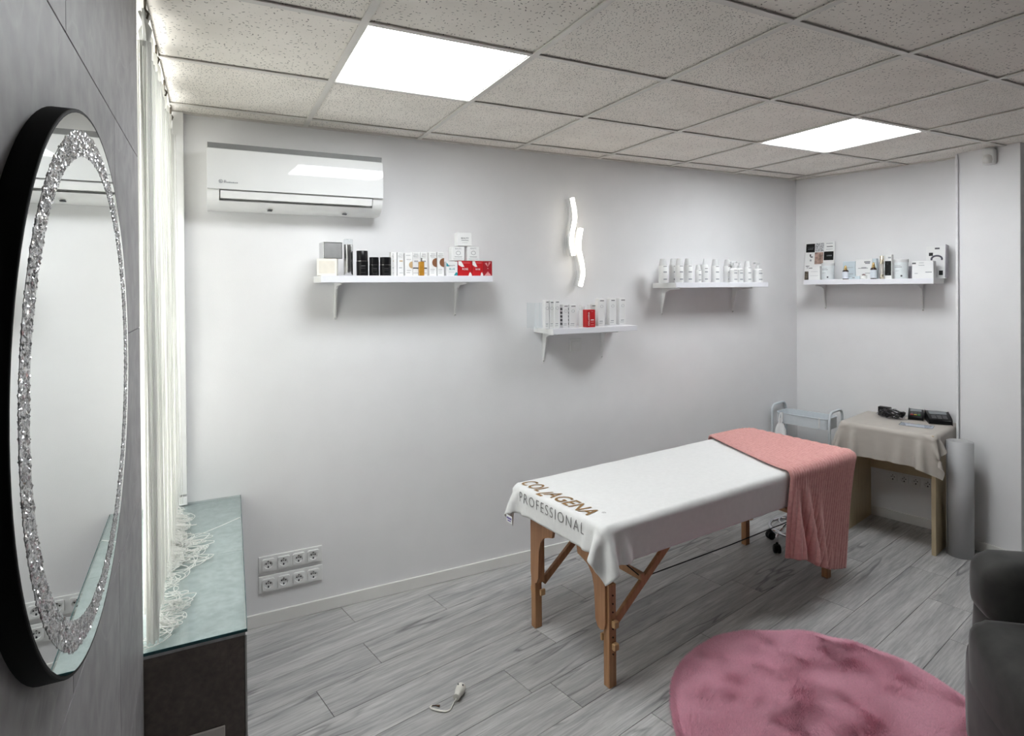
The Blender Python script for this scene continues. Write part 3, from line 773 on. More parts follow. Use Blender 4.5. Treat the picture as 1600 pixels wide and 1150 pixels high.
bottle('silver_bottle', 'tall mirror silver bottle with a clear cap beside the foil cubes', G1, (x0 + x1) / 2, -0.165, S1Z, [('body', SILVER, [(r * 0.93, 0), (r, 0.004), (r, h * 0.84), (r * 0.97, h * 0.86)]), ('cap', ACRYL, [(r * 0.98, h * 0.86), (r, h * 0.87), (r, h * 0.99), (r * 0.95, h)])])
def blk(p0, p1, top, label, txt):
    x0, x1, h = s1(p0, p1, top, y=-0.18); r = (x1 - x0) / 2
    t = bottle('black_bottle', label, G1, (x0 + x1) / 2, -0.18, S1Z, [('body', BLACK, [(r * 0.96, 0), (r, 0.003), (r, h * 0.57)]), ('cap', mat('black_ribbed_cap', (0.007, 0.007, 0.008), 0.3, var=0.3, scale=4, spec=0.3), [(r * 0.93, h * 0.57), (r * 0.97, h * 0.6), (r * 0.97, h * 0.985), (r * 0.92, h)]), ('collar', SILVER, [(r * 0.98, h * 0.578), (r * 0.985, h * 0.582), (r * 0.985, h * 0.592), (r * 0.97, h * 0.596)])])
    for zz, hh in ((0.38, 0.025), (0.30, 0.012), (0.12, 0.012)):
        a = np.linspace(R(-115), R(-70), 7); g = MB()
        v = [((r + 0.0004) * math.cos(q), (r + 0.0004) * math.sin(q), h * (zz + k)) for k in (0, hh) for q in a]
        g.add(v, [(i, i + 1, i + 8, i + 7) for i in range(6)]).build('printed_line', mat('dim_grey_ink', (0.09, 0.09, 0.095), 0.6), t)
blk(557, 575, 392, 'tall black bottle with a silver collar', 1)
blk(577, 592, 402, 'short black bottle next to the tall black bottle', 1)
blk(593.5, 610.5, 402, 'short black bottle next to the first white cartons', 1)
# white cartons
for p0, p1, top, lab in ((612, 621, 394, 'slim white carton behind the clear tube, next to the black bottles'), (622, 631.5, 394, 'slim white carton behind the clear tube, next to the tan dot carton')):
    x0, x1, h = s1(p0, p1, top); pbox('carton', lab, G1, x0, x1, -0.19, S1Z, h, 0.035, CARD, prints=std(0) + [('bar', 0.1, 0.63, 0.5, 0.05, TAN), ('bar', 0, 0.34, 0.5, 0.03, INKL), ('bar', 0.1, 0.12, 0.6, 0.02, INKL)])
x0, x1, h = s1(615.5, 619, 396, y=-0.215)
bottle('vial', 'thin clear vial standing in front of white cartons', G1, (x0 + x1) / 2, -0.215, S1Z, [('body', mat('frosted_vial', (0.8, 0.8, 0.8), 0.15, coat=0.4), [(0.006, 0), (0.0065, 0.002), (0.0065, h * 0.75)]), ('cap', PLAST, [(0.0055, h * 0.75), (0.0058, h * 0.98), (0.005, h)])], cat='vial')
x0, x1, h = s1(633, 644.5, 395.5); pbox('carton', 'narrow white carton with a tan half disc', G1, x0, x1, YF, S1Z, h, 0.035, CARD, rz=R(3), prints=[('bar', -0.1, 0.9, 0.6, 0.02, INKL), ('text', 'BEAUTY', 0.70, 0.6, INK), ('disc', 0.46, 0.48, 0.018, TAN), ('bar', 0, 0.24, 0.6, 0.02, INKL), ('bar', -0.1, 0.14, 0.5, 0.02, INKL)])
for p0, p1, lab in ((646.5, 658, 'white carton behind the gold bottle, beside the tan dot carton'), (659.2, 669.5, 'white carton behind the gold bottle, beside the brown disc cartons')):
    x0, x1, h = s1(p0, p1, 394); pbox('carton', lab, G1, x0, x1, -0.18, S1Z, h, 0.035, CARD, prints=std(0) + [('bar', 0, 0.62, 0.55, 0.06, INKL), ('bar', 0.0, 0.33, 0.9, 0.045, BLACK), ('bar', 0, 0.12, 0.8, 0.02, INKL)])
x0, x1, h = s1(654.3, 662.5, 403, y=-0.215)
w = x1 - x0
t = bottle('gold_bottle', 'small amber gold bottle with a silver spray cap', G1, (x0 + x1) / 2, -0.213, S1Z, [('cap', SILVER, [(w * 0.2, h * 0.80), (w * 0.2, h * 0.99), (w * 0.17, h)])])
MB().box((-w / 2, -0.011, 0), (w / 2, 0.011, h * 0.80)).build('body', AMBER, t, bevel=0.004, seg=3)
for p0, p1, lab in ((671, 682.5, 'white carton with a brown half disc, next to the gold bottle cartons'), (683.5, 694, 'white carton with a brown half disc, next to the teal printed box')):
    x0, x1, h = s1(p0, p1, 394); pbox('carton', lab, G1, x0, x1, YF, S1Z, h, 0.035, CARD, prints=std(1) + [('disc', 0.46, 0.56, 0.024, BROWN)])
x0, x1, h = s1(697.5, 715, 408.8); pbox('box', 'small white box with teal printed corners', G1, x0, x1, YF, S1Z, h, 0.06, CARD, prints=[('text', 'BLUE', 0.42, 0.5, TEAL), ('text', 'BEAUTY', 0.68, 0.55, INK), ('poly', [(-0.5, 0.66), (-0.5, 0.95), (-0.2, 0.66)], TEAL), ('poly', [(0.16, 0.02), (0.5, 0.02), (0.5, 0.22), (0.34, 0.26)], TEAL), ('bar', -0.05, 0.27, 0.5, 0.02, INKL)])
WL1 = [('poly', [(-0.5, 0.74), (-0.5, 0.99), (-0.28, 0.99), (-0.06, 0.62), (-0.24, 0.6)], CARD), ('poly', [(0.24, 0.01), (0.3, 0.2), (0.38, 0.26), (0.48, 0.1), (0.49, 0.01)], CARD), ('text', 'ROSE', 0.40, 0.42, CARD), ('bar', 0.1, 0.88, 0.5, 0.025, mat('pale_red_ink', (0.7, 0.3, 0.3), 0.6))]
x0, x1, h = s1(716, 737.5, 408); pbox('box', 'red box with white leaf corners next to the teal printed box', G1, x0, x1, YF, S1Z, h, 0.06, RED, prints=WL1)
x0, x1, h = s1(738.3, 755, 408); pbox('box', 'red box with white leaf corners next to the red triangle box', G1, x0, x1, YF, S1Z, h, 0.06, RED, prints=WL1)
x0, x1, h = s1(755.4, 769, 408); pbox('box', 'dark red box with white triangle line pattern at the shelf end', G1, x0, x1, YF, S1Z, h, 0.06, mat('dark_red_card', (0.36, 0.012, 0.02), 0.45), prints=[('poly', [(-0.4, 0.02), (0.4, 0.02), (0.0, 0.3)], MATS['pale_red_ink']), ('poly', [(-0.35, 0.85), (0, 0.6), (-0.12, 0.9)], MATS['pale_red_ink']), ('poly', [(0.35, 0.92), (0, 0.62), (0.1, 0.94)], MATS['pale_red_ink']), ('bar', 0.0, 0.5, 0.1, 0.03, CARD)])
RZ = S1Z + h + 0.0006
EYE = [('text', 'BEAUTY', 0.83, 0.5, INKL), ('ring', 0, 0.56, 0.010, INK), ('bar', 0, 0.28, 0.6, 0.025, INK), ('bar', 0, 0.12, 0.74, 0.025, INKL)]
x0, x1, h2 = s1(706.5, 726, 386, RZ); pbox('box', 'small white eye printed box stacked over the teal box', G1, x0, x1, YF, RZ, h2, 0.055, CARD, prints=EYE)
x0, x1, h2 = s1(730.5, 749, 385.5, RZ); pbox('box', 'small white eye printed box stacked over the red boxes', G1, x0, x1, YF, RZ, h2, 0.055, CARD, prints=EYE)
RZ2 = RZ + h2 + 0.0026
x0, x1, h3 = s1(716, 737.5, 363.5, RZ2); pbox('box', 'white box at the very top of the box pyramid', G1, x0, x1, YF, RZ2, h3, 0.055, CARD, prints=[('text', 'BEAUTY', 0.52, 0.56, INK), ('bar', 0, 0.42, 0.52, 0.03, INK), ('bar', 0, 0.25, 0.4, 0.015, INKL)])

# ---- lower shelf
G2 = 'products on the low shelf'
def s2(p0, p1, top, y=-0.17):
    a, b = atY(p0, 500, y)[0], atY(p1, 500, y)[0]; return a, b, atY((p0 + p1) / 2, top, y)[2] - S2Z
LAB = [('bar', 0.1, 0.93, 0.6, 0.03, INK), ('ring', 0.05, 0.72, 0.008, INKL), ('bar', -0.05, 0.17, 0.5, 0.025, INKL), ('bar', -0.1, 0.1, 0.6, 0.015, INKL)]
ya = -0.10
x0, x1, h = s2(830, 850, 473, ya)
t = thing('acrylic_stand', 'clear acrylic display holder at the empty end of the low shelf', 'display stand', ((x0 + x1) / 2, ya, S2Z), group=G2)
w = x1 - x0
def quad(a, b, c, d, nm): MB().add([a, b, c, d], [(0, 1, 2, 3)]).build(nm, ACRYL, t, fix=False)
quad((-w / 2, -0.05, 0), (w / 2, -0.05, 0), (w / 2, -0.05, h), (-w / 2, -0.05, h), 'front_panel')
quad((-w / 2, 0.05, 0), (w / 2, 0.05, 0), (w / 2, 0.05, h), (-w / 2, 0.05, h), 'back_panel')
quad((-w / 2, -0.05, 0), (-w / 2, 0.05, 0), (-w / 2, 0.05, h), (-w / 2, -0.05, h), 'side_panel')
quad((w / 2, -0.05, 0), (w / 2, 0.05, 0), (w / 2, 0.05, h), (w / 2, -0.05, h), 'side_panel')
m = MB()
for a_, b_ in ((-1, -1), (1, -1), (1, 1), (-1, 1)): m.tube([(a_ * w / 2, b_ * 0.05, 0), (a_ * w / 2, b_ * 0.05, h)], 0.0012, 5)
tag(m.build('polished_edges', mat('polished_edge', (0.75, 0.80, 0.82), 0.2), t), kind='stuff')
for p0, p1, top, lab, y in ((852, 858, 469, 'tall white carton next to the acrylic stand', -0.185), (859, 865.5, 469.5, 'tall white carton between two tall cartons on the low shelf', -0.18), (866.5, 874.5, 469, 'tall white carton next to the short dark sided carton', -0.19),
                            (879.5, 888, 476, 'short white carton with a dark printed side', -0.17), (889.5, 900.5, 476, 'short white carton beside the white tube on the low shelf', -0.17), (922, 934, 475.5, 'short white carton behind the red carton', -0.11),
                            (934.8, 944.8, 467, 'tall white carton next to the one behind the red carton', -0.14), (952.5, 961.8, 466.5, 'tall white carton standing alone between two tall cartons', -0.12), (968, 977.6, 466, 'tall white carton at the free end of the low shelf', -0.11)):
    x0, x1, h = s2(p0, p1, top, y)
    t = pbox('carton', lab, G2, x0, x1, y, S2Z, h, 0.035, CARD, prints=LAB)
    if p0 in (879.5, 889.5):
        g = MB()
        for k in range(5): g.box((-(x1 - x0) / 2 - 0.0005, -0.012, h * (0.12 + 0.16 * k)), (-(x1 - x0) / 2 + 0.0002, 0.012, h * (0.12 + 0.16 * k + 0.1)))
        tag(g.build('side_print', INK, t), kind='stuff')
x0, x1, h = s2(904.5, 914, 477, -0.15); r = (x1 - x0) / 2
bottle('white_tube', 'rounded white tube bottle beside the red carton', G2, (x0 + x1) / 2, -0.15, S2Z, [('body', PLAST, [(r * 0.9, 0), (r, 0.004), (r, h * 0.72), (r * 0.8, h * 0.78)]), ('cap', GLOSSW, [(r * 0.75, h * 0.78), (r * 0.75, h * 0.95), (r * 0.5, h)])])
x0, x1, h = s2(915, 928, 484, -0.2)
pbox('carton', 'bright red carton with vertical white lettering', G2, x0, x1, -0.215, S2Z, h, 0.045, RED, prints=[('vtext', 'COLLAGENA', -0.2, 0.1, 0.78, CARD), ('bar', 0.14, 0.42, 0.36, 0.05, CARD), ('bar', 0.14, 0.3, 0.36, 0.03, MATS['pale_red_ink']), ('bar', 0.14, 0.14, 0.36, 0.03, MATS['pale_red_ink']), ('bar', 0.14, 0.9, 0.2, 0.02, MATS['pale_red_ink'])])

# ---- bottle shelf
G3 = 'white bottles on the bottle shelf'
def wb_(px, y, top, rad, style, label):
    x = atY(px, 430, y)[0]; h = atY(px, top, y)[2] - S3Z; r = rad
    if style == 'cap':
        pr = [('body', PLAST, [(r * 0.95, 0), (r, 0.004), (r, h * 0.70), (r * 0.94, h * 0.715)]), ('cap', GLOSSW, [(r * 0.86, h * 0.715), (r * 0.84, h * 0.74), (r * 0.62, h * 0.99), (r * 0.5, h)])]
    elif style == 'point':
        pr = [('body', PLAST, [(r * 0.95, 0), (r, 0.004), (r, h * 0.66), (r * 0.8, h * 0.74)]), ('cap', GLOSSW, [(r * 0.5, h * 0.74), (r * 0.42, h * 0.8), (r * 0.16, h * 0.98), (r * 0.1, h)])]
    else:
        pr = [('body', PLAST, [(r * 0.95, 0), (r, 0.004), (r, h * 0.60), (r * 0.6, h * 0.68)]), ('neck', GLOSSW, [(r * 0.36, h * 0.66), (r * 0.36, h * 0.80), (r * 0.18, h * 0.82), (r * 0.18, h * 0.93)]),
              ('pump_head', GLOSSW, lambda t, mm: MB().box((-r * 0.95, -r * 0.3, h * 0.92), (r * 0.45, r * 0.3, h)).build('pump_head', mm, t, bevel=0.002))]
    t = bottle('white_bottle', label, G3, x, y, S3Z, pr)
    bt = 0.70 if style == 'cap' else 0.6
    for zz, hh, mm in ((bt - 0.03, 0.022, INK), (0.42, 0.05, INKL), (0.12, 0.05, INKL)):
        a = np.linspace(R(-125), R(-75), 8)
        v = [((r + 0.0004) * math.cos(q), (r + 0.0004) * math.sin(q), h * (zz + k)) for k in (0, hh) for q in a]
        MB().add(v, [(i, i + 1, i + 9, i + 8) for i in range(7)]).build('printed_band', mm, t)
for px, y, top, rad, st, lb in ((1036, -0.15, 404.5, 0.030, 'cap', 'white capped bottle at the end of the row towards the lamp'), (1052, -0.115, 404, 0.028, 'cap', 'white capped bottle half hidden behind its neighbour, second from the lamp end'), (1061.5, -0.195, 404, 0.028, 'cap', 'white capped bottle standing in front of another, near the lamp end'), (1075, -0.15, 404, 0.030, 'cap', 'white capped bottle just before the smallest bottle'),
                                (1091, -0.19, 414, 0.022, 'cap', 'smallest white bottle in the bottle row'), (1100.5, -0.15, 404, 0.027, 'point', 'white bottle with a thin pointed nozzle'), (1117.5, -0.15, 405, 0.029, 'cap', 'white capped bottle between the pointed nozzle and the pump bottles'), (1137, -0.14, 405.5, 0.030, 'cap', 'white capped bottle touching the first pump bottle'),
                                (1146, -0.19, 408.5, 0.028, 'pump', 'white pump bottle in the middle of a crowded trio'), (1155, -0.16, 408.5, 0.028, 'pump', 'white pump bottle next to the last capped bottle'), (1168, -0.15, 408, 0.027, 'cap', 'last capped white bottle before the squat pump bottle'), (1184, -0.15, 410, 0.035, 'pump', 'squat wide white pump bottle at the corner end of the row')):
    wb_(px, y, top, rad, st, lb)

# ---- shelf on the right wall (local x along the wall, y=0 wall)
G4 = 'products on the side wall shelf'
MRI = MR.inverted()
def s4(p0, p1, top, off=0.12, bot=436):
    a = MRI @ Vector(atR(p0, bot, off)); b = MRI @ Vector(atR(p1, bot, off)); tz = atR((p0 + p1) / 2, top, off)[2]
    return a.x, b.x, tz - S4Z, -off
def jar(p0, p1, top, label, off):
    x0, x1, h, y = s4(p0, p1, top, off); r = (x1 - x0) / 2
    t = bottle('cream_jar', label, G4, (x0 + x1) / 2, y, S4Z, [('body', mat('white_jar', (0.76, 0.80, 0.81), 0.3), [(r * 0.93, 0), (r * 0.96, 0.003), (r * 0.96, h * 0.84)]), ('lid', GLOSSW, [(r, h * 0.84), (r * 1.02, h * 0.87), (r * 1.02, h * 0.985), (r * 0.98, h)])], MR, 'jar')
    for zz, hh, a0, a1, mm in ((0.66, 0.02, -140, -80, INKL), (0.58, 0.03, -140, -70, INKL), (0.4, 0.015, -130, -90, INKL), (0.1, 0.09, -80, -66, INK)):
        a = np.linspace(R(a0), R(a1), 8)
        v = [((r * 0.96 + 0.0005) * math.cos(q), (r * 0.96 + 0.0005) * math.sin(q), h * (zz + k)) for k in (0, hh) for q in a]
        MB().add(v, [(i, i + 1, i + 9, i + 8) for i in range(7)]).build('printed_band', mm, t)
def dropper(p0, p1, top, label, off):
    x0, x1, h, y = s4(p0, p1, top, off); r = (x1 - x0) / 2
    bottle('dropper_bottle', label, G4, (x0 + x1) / 2, y, S4Z, [('body', DARKGL, [(r * 0.92, 0), (r, 0.003), (r, h * 0.60), (r * 0.85, h * 0.66), (r * 0.45, h * 0.70)]), ('label', mat('pale_label', (0.70, 0.74, 0.80), 0.5), [(r * 1.01, h * 0.06), (r * 1.02, h * 0.07), (r * 1.02, h * 0.54), (r * 1.01, h * 0.55)]), ('collar', GOLD, [(r * 0.55, h * 0.69), (r * 0.55, h * 0.80), (r * 0.4, h * 0.82)]), ('bulb', GOLD, [(r * 0.40, h * 0.8), (r * 0.42, h * 0.9), (r * 0.3, h * 0.97), (r * 0.12, h)])], MR)
# nine-field brochure board leaning on the wall
def board(label, p0, p1, top, off, cells, fold=None, tilt=6):
    x0, x1, h, y = s4(p0, p1, top, off); w = x1 - x0
    t = bpy.data.objects.new('brochure_board', None); COL.objects.link(t); tag(t, label, 'brochure', G4)
    t.matrix_world = MR @ Matrix.Translation(((x0 + x1) / 2, y, S4Z)) @ Matrix.Rotation(R(-tilt), 4, 'X')
    MB().box((-w / 2, 0, 0), (w / 2, 0.004, h)).build('panel', CARD, t)
    for (ax, az, bx, bz, mm, nm) in cells:
        MB().box((w * (ax - 0.5), -0.0008, h * az), (w * (bx - 0.5), 0.0002, h * bz)).build(nm, mm, t)
    if fold:
        MB().box((w / 2, -0.06, 0), (w / 2 + 0.004, 0.004, h)).build('side_panel', mat('grey_card', (0.42, 0.40, 0.43), 0.5), t)
    return t, w, h
LEAF = mat('leaf_photo_print', (0.45, 0.45, 0.46), 0.6, var=0.7, scale=90)
HANDS = mat('skin_tone_photo_print', (0.36, 0.24, 0.20), 0.6, var=0.6, scale=40)
DKPH = mat('dark_photo_print', (0.10, 0.08, 0.06), 0.6, var=0.8, scale=60)
c3 = [0.03, 0.345, 0.66, 0.98]; r3 = [0.34, 0.50, 0.74, 0.985]
cells = [(0.04, 0.74, 0.34, 0.97, BLACK, 'printed_square'), (0.355, 0.75, 0.65, 0.98, LEAF, 'photo_print'), (0.345, 0.42, 0.635, 0.735, HANDS, 'photo_print'), (0.655, 0.515, 0.975, 0.745, BLACK, 'printed_square'), (0.02, 0.0, 0.21, 0.23, DKPH, 'photo_print'),
         (0.08, 0.86, 0.3, 0.885, INKL, 'printed_line'), (0.1, 0.82, 0.28, 0.84, INKL, 'printed_line'), (0.72, 0.95, 0.94, 0.965, INKL, 'printed_line'), (0.74, 0.865, 0.94, 0.885, INK, 'printed_line'), (0.72, 0.80, 0.94, 0.81, INKL, 'printed_line'), (0.17, 0.63, 0.22, 0.69, INK, 'printed_spot'), (0.2, 0.6, 0.28, 0.63, INK, 'printed_spot'), (0.18, 0.5, 0.24, 0.55, INKL, 'printed_spot'), (0.75, 0.62, 0.92, 0.65, INKL, 'printed_line'), (0.05, 0.36, 0.18, 0.38, INK, 'printed_line'), (0.08, 0.32, 0.18, 0.34, INKL, 'printed_line')]
board('white brochure board with black squares and photo fields', 1256, 1302, 378, 0.045, cells)
LB4 = [('bar', -0.3, 0.86, 0.3, 0.05, INK), ('bar', 0, 0.6, 0.6, 0.015, INKL), ('bar', 0, 0.3, 0.7, 0.015, INKL)]
x0, x1, h, y = s4(1265, 1283, 416, 0.16); pbox('box', 'low white box in front of the brochure board', G4, x0, x1, y - 0.02, S4Z, h, 0.05, CARD, MR, prints=LB4)
jar(1284.5, 1303.5, 411, 'white lidded jar next to the low white box', 0.18)
x0, x1, h, y = s4(1317, 1336, 408.5, 0.10); pbox('box', 'pale blue grey box behind the first dropper bottle', G4, x0, x1, y, S4Z, h, 0.05, FOILG, MR, prints=[('bar', 0, 0.66, 0.7, 0.02, INKL), ('bar', 0, 0.3, 0.7, 0.03, INKL), ('bar', 0, 0.18, 0.7, 0.02, INKL)])
dropper(1316.5, 1326, 415, 'dark dropper bottle with gold top near the lidded jar', 0.17)
x0, x1, h, y = s4(1337, 1363, 405, 0.09); pbox('box', 'large white box between the two dropper bottles', G4, x0, x1, y, S4Z, h, 0.05, CARD, MR, prints=[('bar', 0.2, 0.86, 0.36, 0.05, INK), ('bar', 0.22, 0.79, 0.3, 0.04, INK), ('bar', -0.05, 0.55, 0.6, 0.02, INK), ('bar', 0.0, 0.58, 0.3, 0.04, INKL), ('bar', 0.25, 0.3, 0.36, 0.03, INKL)])
x0, x1, h, y = s4(1329.5, 1343, 431.5, 0.19); pbox('box', 'tiny flat pale box next to the tealight glass', G4, x0, x1, y, S4Z, max(h, 0.018), 0.03, FOILG, MR, prints=[('bar', -0.2, 0.5, 0.3, 0.4, INKL)])
x0, x1, h, y = s4(1344, 1354.5, 428, 0.215); r = (x1 - x0) / 2
bottle('tealight', 'small white tealight glass at the shelf front', G4, (x0 + x1) / 2, -0.212, S4Z, [('glass', mat('white_tealight', (0.86, 0.86, 0.84), 0.3), [(r * 0.8, 0), (r, 0.004), (r, max(h, 0.03) * 0.7), (r * 0.96, max(h, 0.03) * 0.7)]), ('flower', mat('dried_flower', (0.34, 0.24, 0.24), 0.8, var=0.5), [(r * 0.5, max(h, 0.03) * 0.7), (r * 0.55, max(h, 0.03) * 0.85), (r * 0.2, max(h, 0.03))])], MR, 'candle')
x0, x1, h, y = s4(1362.8, 1369.5, 404, 0.08); pbox('carton', 'narrow grey blue carton behind the second dropper bottle', G4, x0, x1, y, S4Z, h, 0.035, FOILG, MR, prints=[('bar', 0, 0.8, 0.6, 0.02, INKL)])
dropper(1360, 1370, 410, 'dark dropper bottle with gold top beside the gold tube', 0.16)
x0, x1, h, y = s4(1375, 1381.3, 400, 0.14); r = (x1 - x0) / 2
bottle('gold_tube', 'slim pale gold metal tube bottle', G4, (x0 + x1) / 2, y, S4Z, [('body', mat('champagne_metal', (0.80, 0.72, 0.58), 0.2, 1.0), [(r * 0.95, 0), (r, 0.002), (r, h * 0.2)]), ('sleeve', mat('satin_sleeve', (0.62, 0.58, 0.54), 0.35, 0.5), [(r * 0.94, h * 0.2), (r * 0.94, h * 0.66)]), ('cap', MATS['champagne_metal'], [(r, h * 0.66), (r, h * 0.99), (r * 0.9, h)])], MR)
x0, x1, h, y = s4(1382.3, 1393.5, 398, 0.12); pbox('carton', 'white carton with a large black front panel', G4, x0, x1, y, S4Z, h, 0.04, CARD, MR, prints=[('bar', -0.02, 0.44, 0.86, 0.6, BLACK), ('bar', -0.1, 0.62, 0.3, 0.05, INKL), ('bar', 0.0, 0.22, 0.4, 0.03, INKL), ('bar', 0.2, 0.88, 0.4, 0.06, INKL)])
jar(1397.5, 1419.5, 405, 'large white lidded jar between black panel carton and white box', 0.14)
x0, x1, h, y = s4(1419.8, 1425.6, 416, 0.08); pbox('carton', 'small grey carton squeezed behind the big jar', G4, x0, x1, y, S4Z, h, 0.03, mat('grey_card', (0.42, 0.40, 0.43), 0.5), MR, prints=[('bar', 0, 0.8, 0.6, 0.03, INKL)])
RING = mat('grey_print_b', (0.12, 0.12, 0.15), 0.6)
t, w, h = board('white folding brochure with a dark curl print', 1446, 1480, 384, 0.055, [(0.13, 0.70, 0.32, 0.80, BLACK, 'printed_square'), (0.62, 0.10, 0.80, 0.24, BLACK, 'printed_square'), (0.4, 0.9, 0.62, 0.95, INK, 'printed_line'), (0.2, 0.66, 0.32, 0.70, CARD, 'printed_square')], fold=True)
MB().tube([(w * (0.5 - 0.5) + 0.030 * math.cos(a), -0.0015, h * 0.60 + 0.022 * math.sin(a)) for a in np.linspace(R(-20), R(200), 16)], 0.006, 6).build('printed_curl', RING, t)
x0, x1, h, y = s4(1425, 1458.5, 408, 0.15); pbox('box', 'wide white box in front of the folding brochure', G4, x0, x1, y, S4Z, h, 0.06, CARD, MR, prints=[('bar', -0.4, 0.88, 0.18, 0.08, INK), ('bar', -0.05, 0.9, 0.22, 0.025, INKL), ('bar', -0.05, 0.76, 0.28, 0.025, INKL), ('bar', 0.28, 0.36, 0.3, 0.05, INKL), ('bar', -0.3, 0.3, 0.15, 0.03, INKL)])

# ================================================================== AIR CONDITIONER
ax0, ax1 = -0.446, 0.350
t = thing('air_conditioner', 'white split air conditioner unit high on the wall', 'air conditioner', (0, 0, 0))
def profile_solid(prof, x0, x1):
    n = len(prof); v = [(x0, y, z) for y, z in prof] + [(x1, y, z) for y, z in prof]
    return MB().add(v, [tuple(range(n)), tuple(range(n, 2 * n))[::-1]] + [(i, (i + 1) % n, (i + 1) % n + n, i + n) for i in range(n)])
back = [(-0.0005, 2.046), (-0.0005, 2.333), (-0.150, 2.333), (-0.175, 2.326), (-0.186, 2.31), (-0.19, 2.13), (-0.184, 2.10), (-0.166, 2.075), (-0.14, 2.056), (-0.11, 2.046)]
slot = back[:5] + [(-0.19, 2.128), (-0.13, 2.124), (-0.125, 2.088), (-0.170, 2.0765)] + back[8:]
bd = profile_solid(slot, ax0 + 0.05, ax1 - 0.05)
for q_ in ((ax0, ax0 + 0.05), (ax1 - 0.05, ax1)):
    e_ = profile_solid(back, *q_); bd.add(e_.v, e_.f)
bd.build('body', PLAST, t, smooth='auto')
pan = [(-0.186, 2.126), (-0.187, 2.312), (-0.196, 2.308), (-0.2005, 2.28), (-0.2045, 2.23), (-0.2055, 2.17), (-0.2045, 2.126)]
profile_solid(pan, ax0 + 0.002, ax1 - 0.002).build('front_panel', GLOSSW, t, smooth='auto')
MB().box((ax0 + 0.004, -0.187, 2.308), (ax1 - 0.004, -0.15, 2.336)).build('top_grille', mat('grey_grille', (0.20, 0.20, 0.20), 0.6), t)
lv = [(-0.176, 2.092), (-0.187, 2.1205), (-0.1935, 2.1205), (-0.183, 2.087), (-0.179, 2.087)]
profile_solid(lv, ax0 + 0.055, ax1 - 0.055).build('louver', PLAST, t, smooth='auto')
lx = atY(345, 283, -0.206)[0]; lz = atY(345, 283, -0.206)[2]
g = MB().tube([(lx + 0.0075 * math.cos(a), -0.2065, lz + 0.0075 * math.sin(a)) for a in np.linspace(0, 2 * math.pi, 16, endpoint=False)], 0.0011, 5, True)
g.tube([(lx - 0.004, -0.2065, lz - 0.004), (lx + 0.004, -0.2065, lz + 0.004)], 0.001, 5).tube([(lx - 0.004, -0.2065, lz + 0.004), (lx + 0.004, -0.2065, lz - 0.004)], 0.001, 5)
g.build('emblem', INKL, t)
g = MB(); zz = lz - 0.006
g.box((lx + 0.013, -0.2062, zz), (lx + 0.016, -0.2055, zz + 0.012)).box((lx + 0.016, -0.2062, zz + 0.009), (lx + 0.022, -0.2055, zz + 0.012)).box((lx + 0.016, -0.2062, zz + 0.004), (lx + 0.022, -0.2055, zz + 0.007)).box((lx + 0.020, -0.2062, zz), (lx + 0.023, -0.2055, zz + 0.006))
for k in range(6): g.box((lx + 0.026 + k * 0.0075, -0.2062, zz), (lx + 0.032 + k * 0.0075, -0.2055, zz + 0.0045 + 0.001 * (k % 2)))
tag(g.build('maker_mark', INKL, t), kind='stuff')
for x in (-0.19, 0.16): MB().box((x, -0.135, 2.043), (x + 0.02, -0.115, 2.047)).build('clip', DARKGAP, t)

# ================================================================== WALL LAMP
lc = atY(900, 378, -0.05)
t = thing('wall_lamp', 'wavy two-strip lit wall lamp above the low shelf', 'wall lamp', (lc[0], 0, lc[2]))
MB().box((-0.035, -0.022, -0.045), (0.035, 0, 0.045)).build('mount', PLAST, t, bevel=0.004)
LEDM = mat('lit_led_strip', (1, 0.95, 0.85), 0.4, emit=3.0, ecol=(1.0, 0.95, 0.84), var=0.01)
CLEAR2 = clear_mat('clear_lamp_acrylic', (0.99, 0.99, 0.98), 0.02)
def wave(pts, name):
    P = np.array([atY(*q, -0.055) for q in pts]); n = 34
    u = np.linspace(0, len(P) - 1, n); P3 = np.stack([np.interp(u, np.arange(len(P)), P[:, k]) for k in range(3)], -1)
    for _ in range(4): P3[1:-1] = (P3[:-2] + 2 * P3[1:-1] + P3[2:]) / 4
    P3 = P3 - np.array([lc[0], 0, lc[2]])
    o = MB().tube(P3, 0.0135, 12).build(name, LEDM, t, smooth=True)
    sh = P3.copy()
    MB().tube(sh + np.array([0, 0.016, 0]), [0.0165] * n, 12).build('added_glow_shield', PLAST, t, smooth=True)  # opaque tube added behind the strip to keep its glow off the wall
    MB().tube(sh + np.array([0, 0.034, 0]), [0.026] * n, 12).build('clear_housing', CLEAR2, t, smooth=True)
wave([(894, 309), (897, 325), (899, 340), (895, 360), (892.5, 378), (896.5, 399)], 'led_strip')
wave([(908, 357), (905, 375), (904.5, 390), (909, 408), (911.5, 428), (907, 447)], 'led_strip')

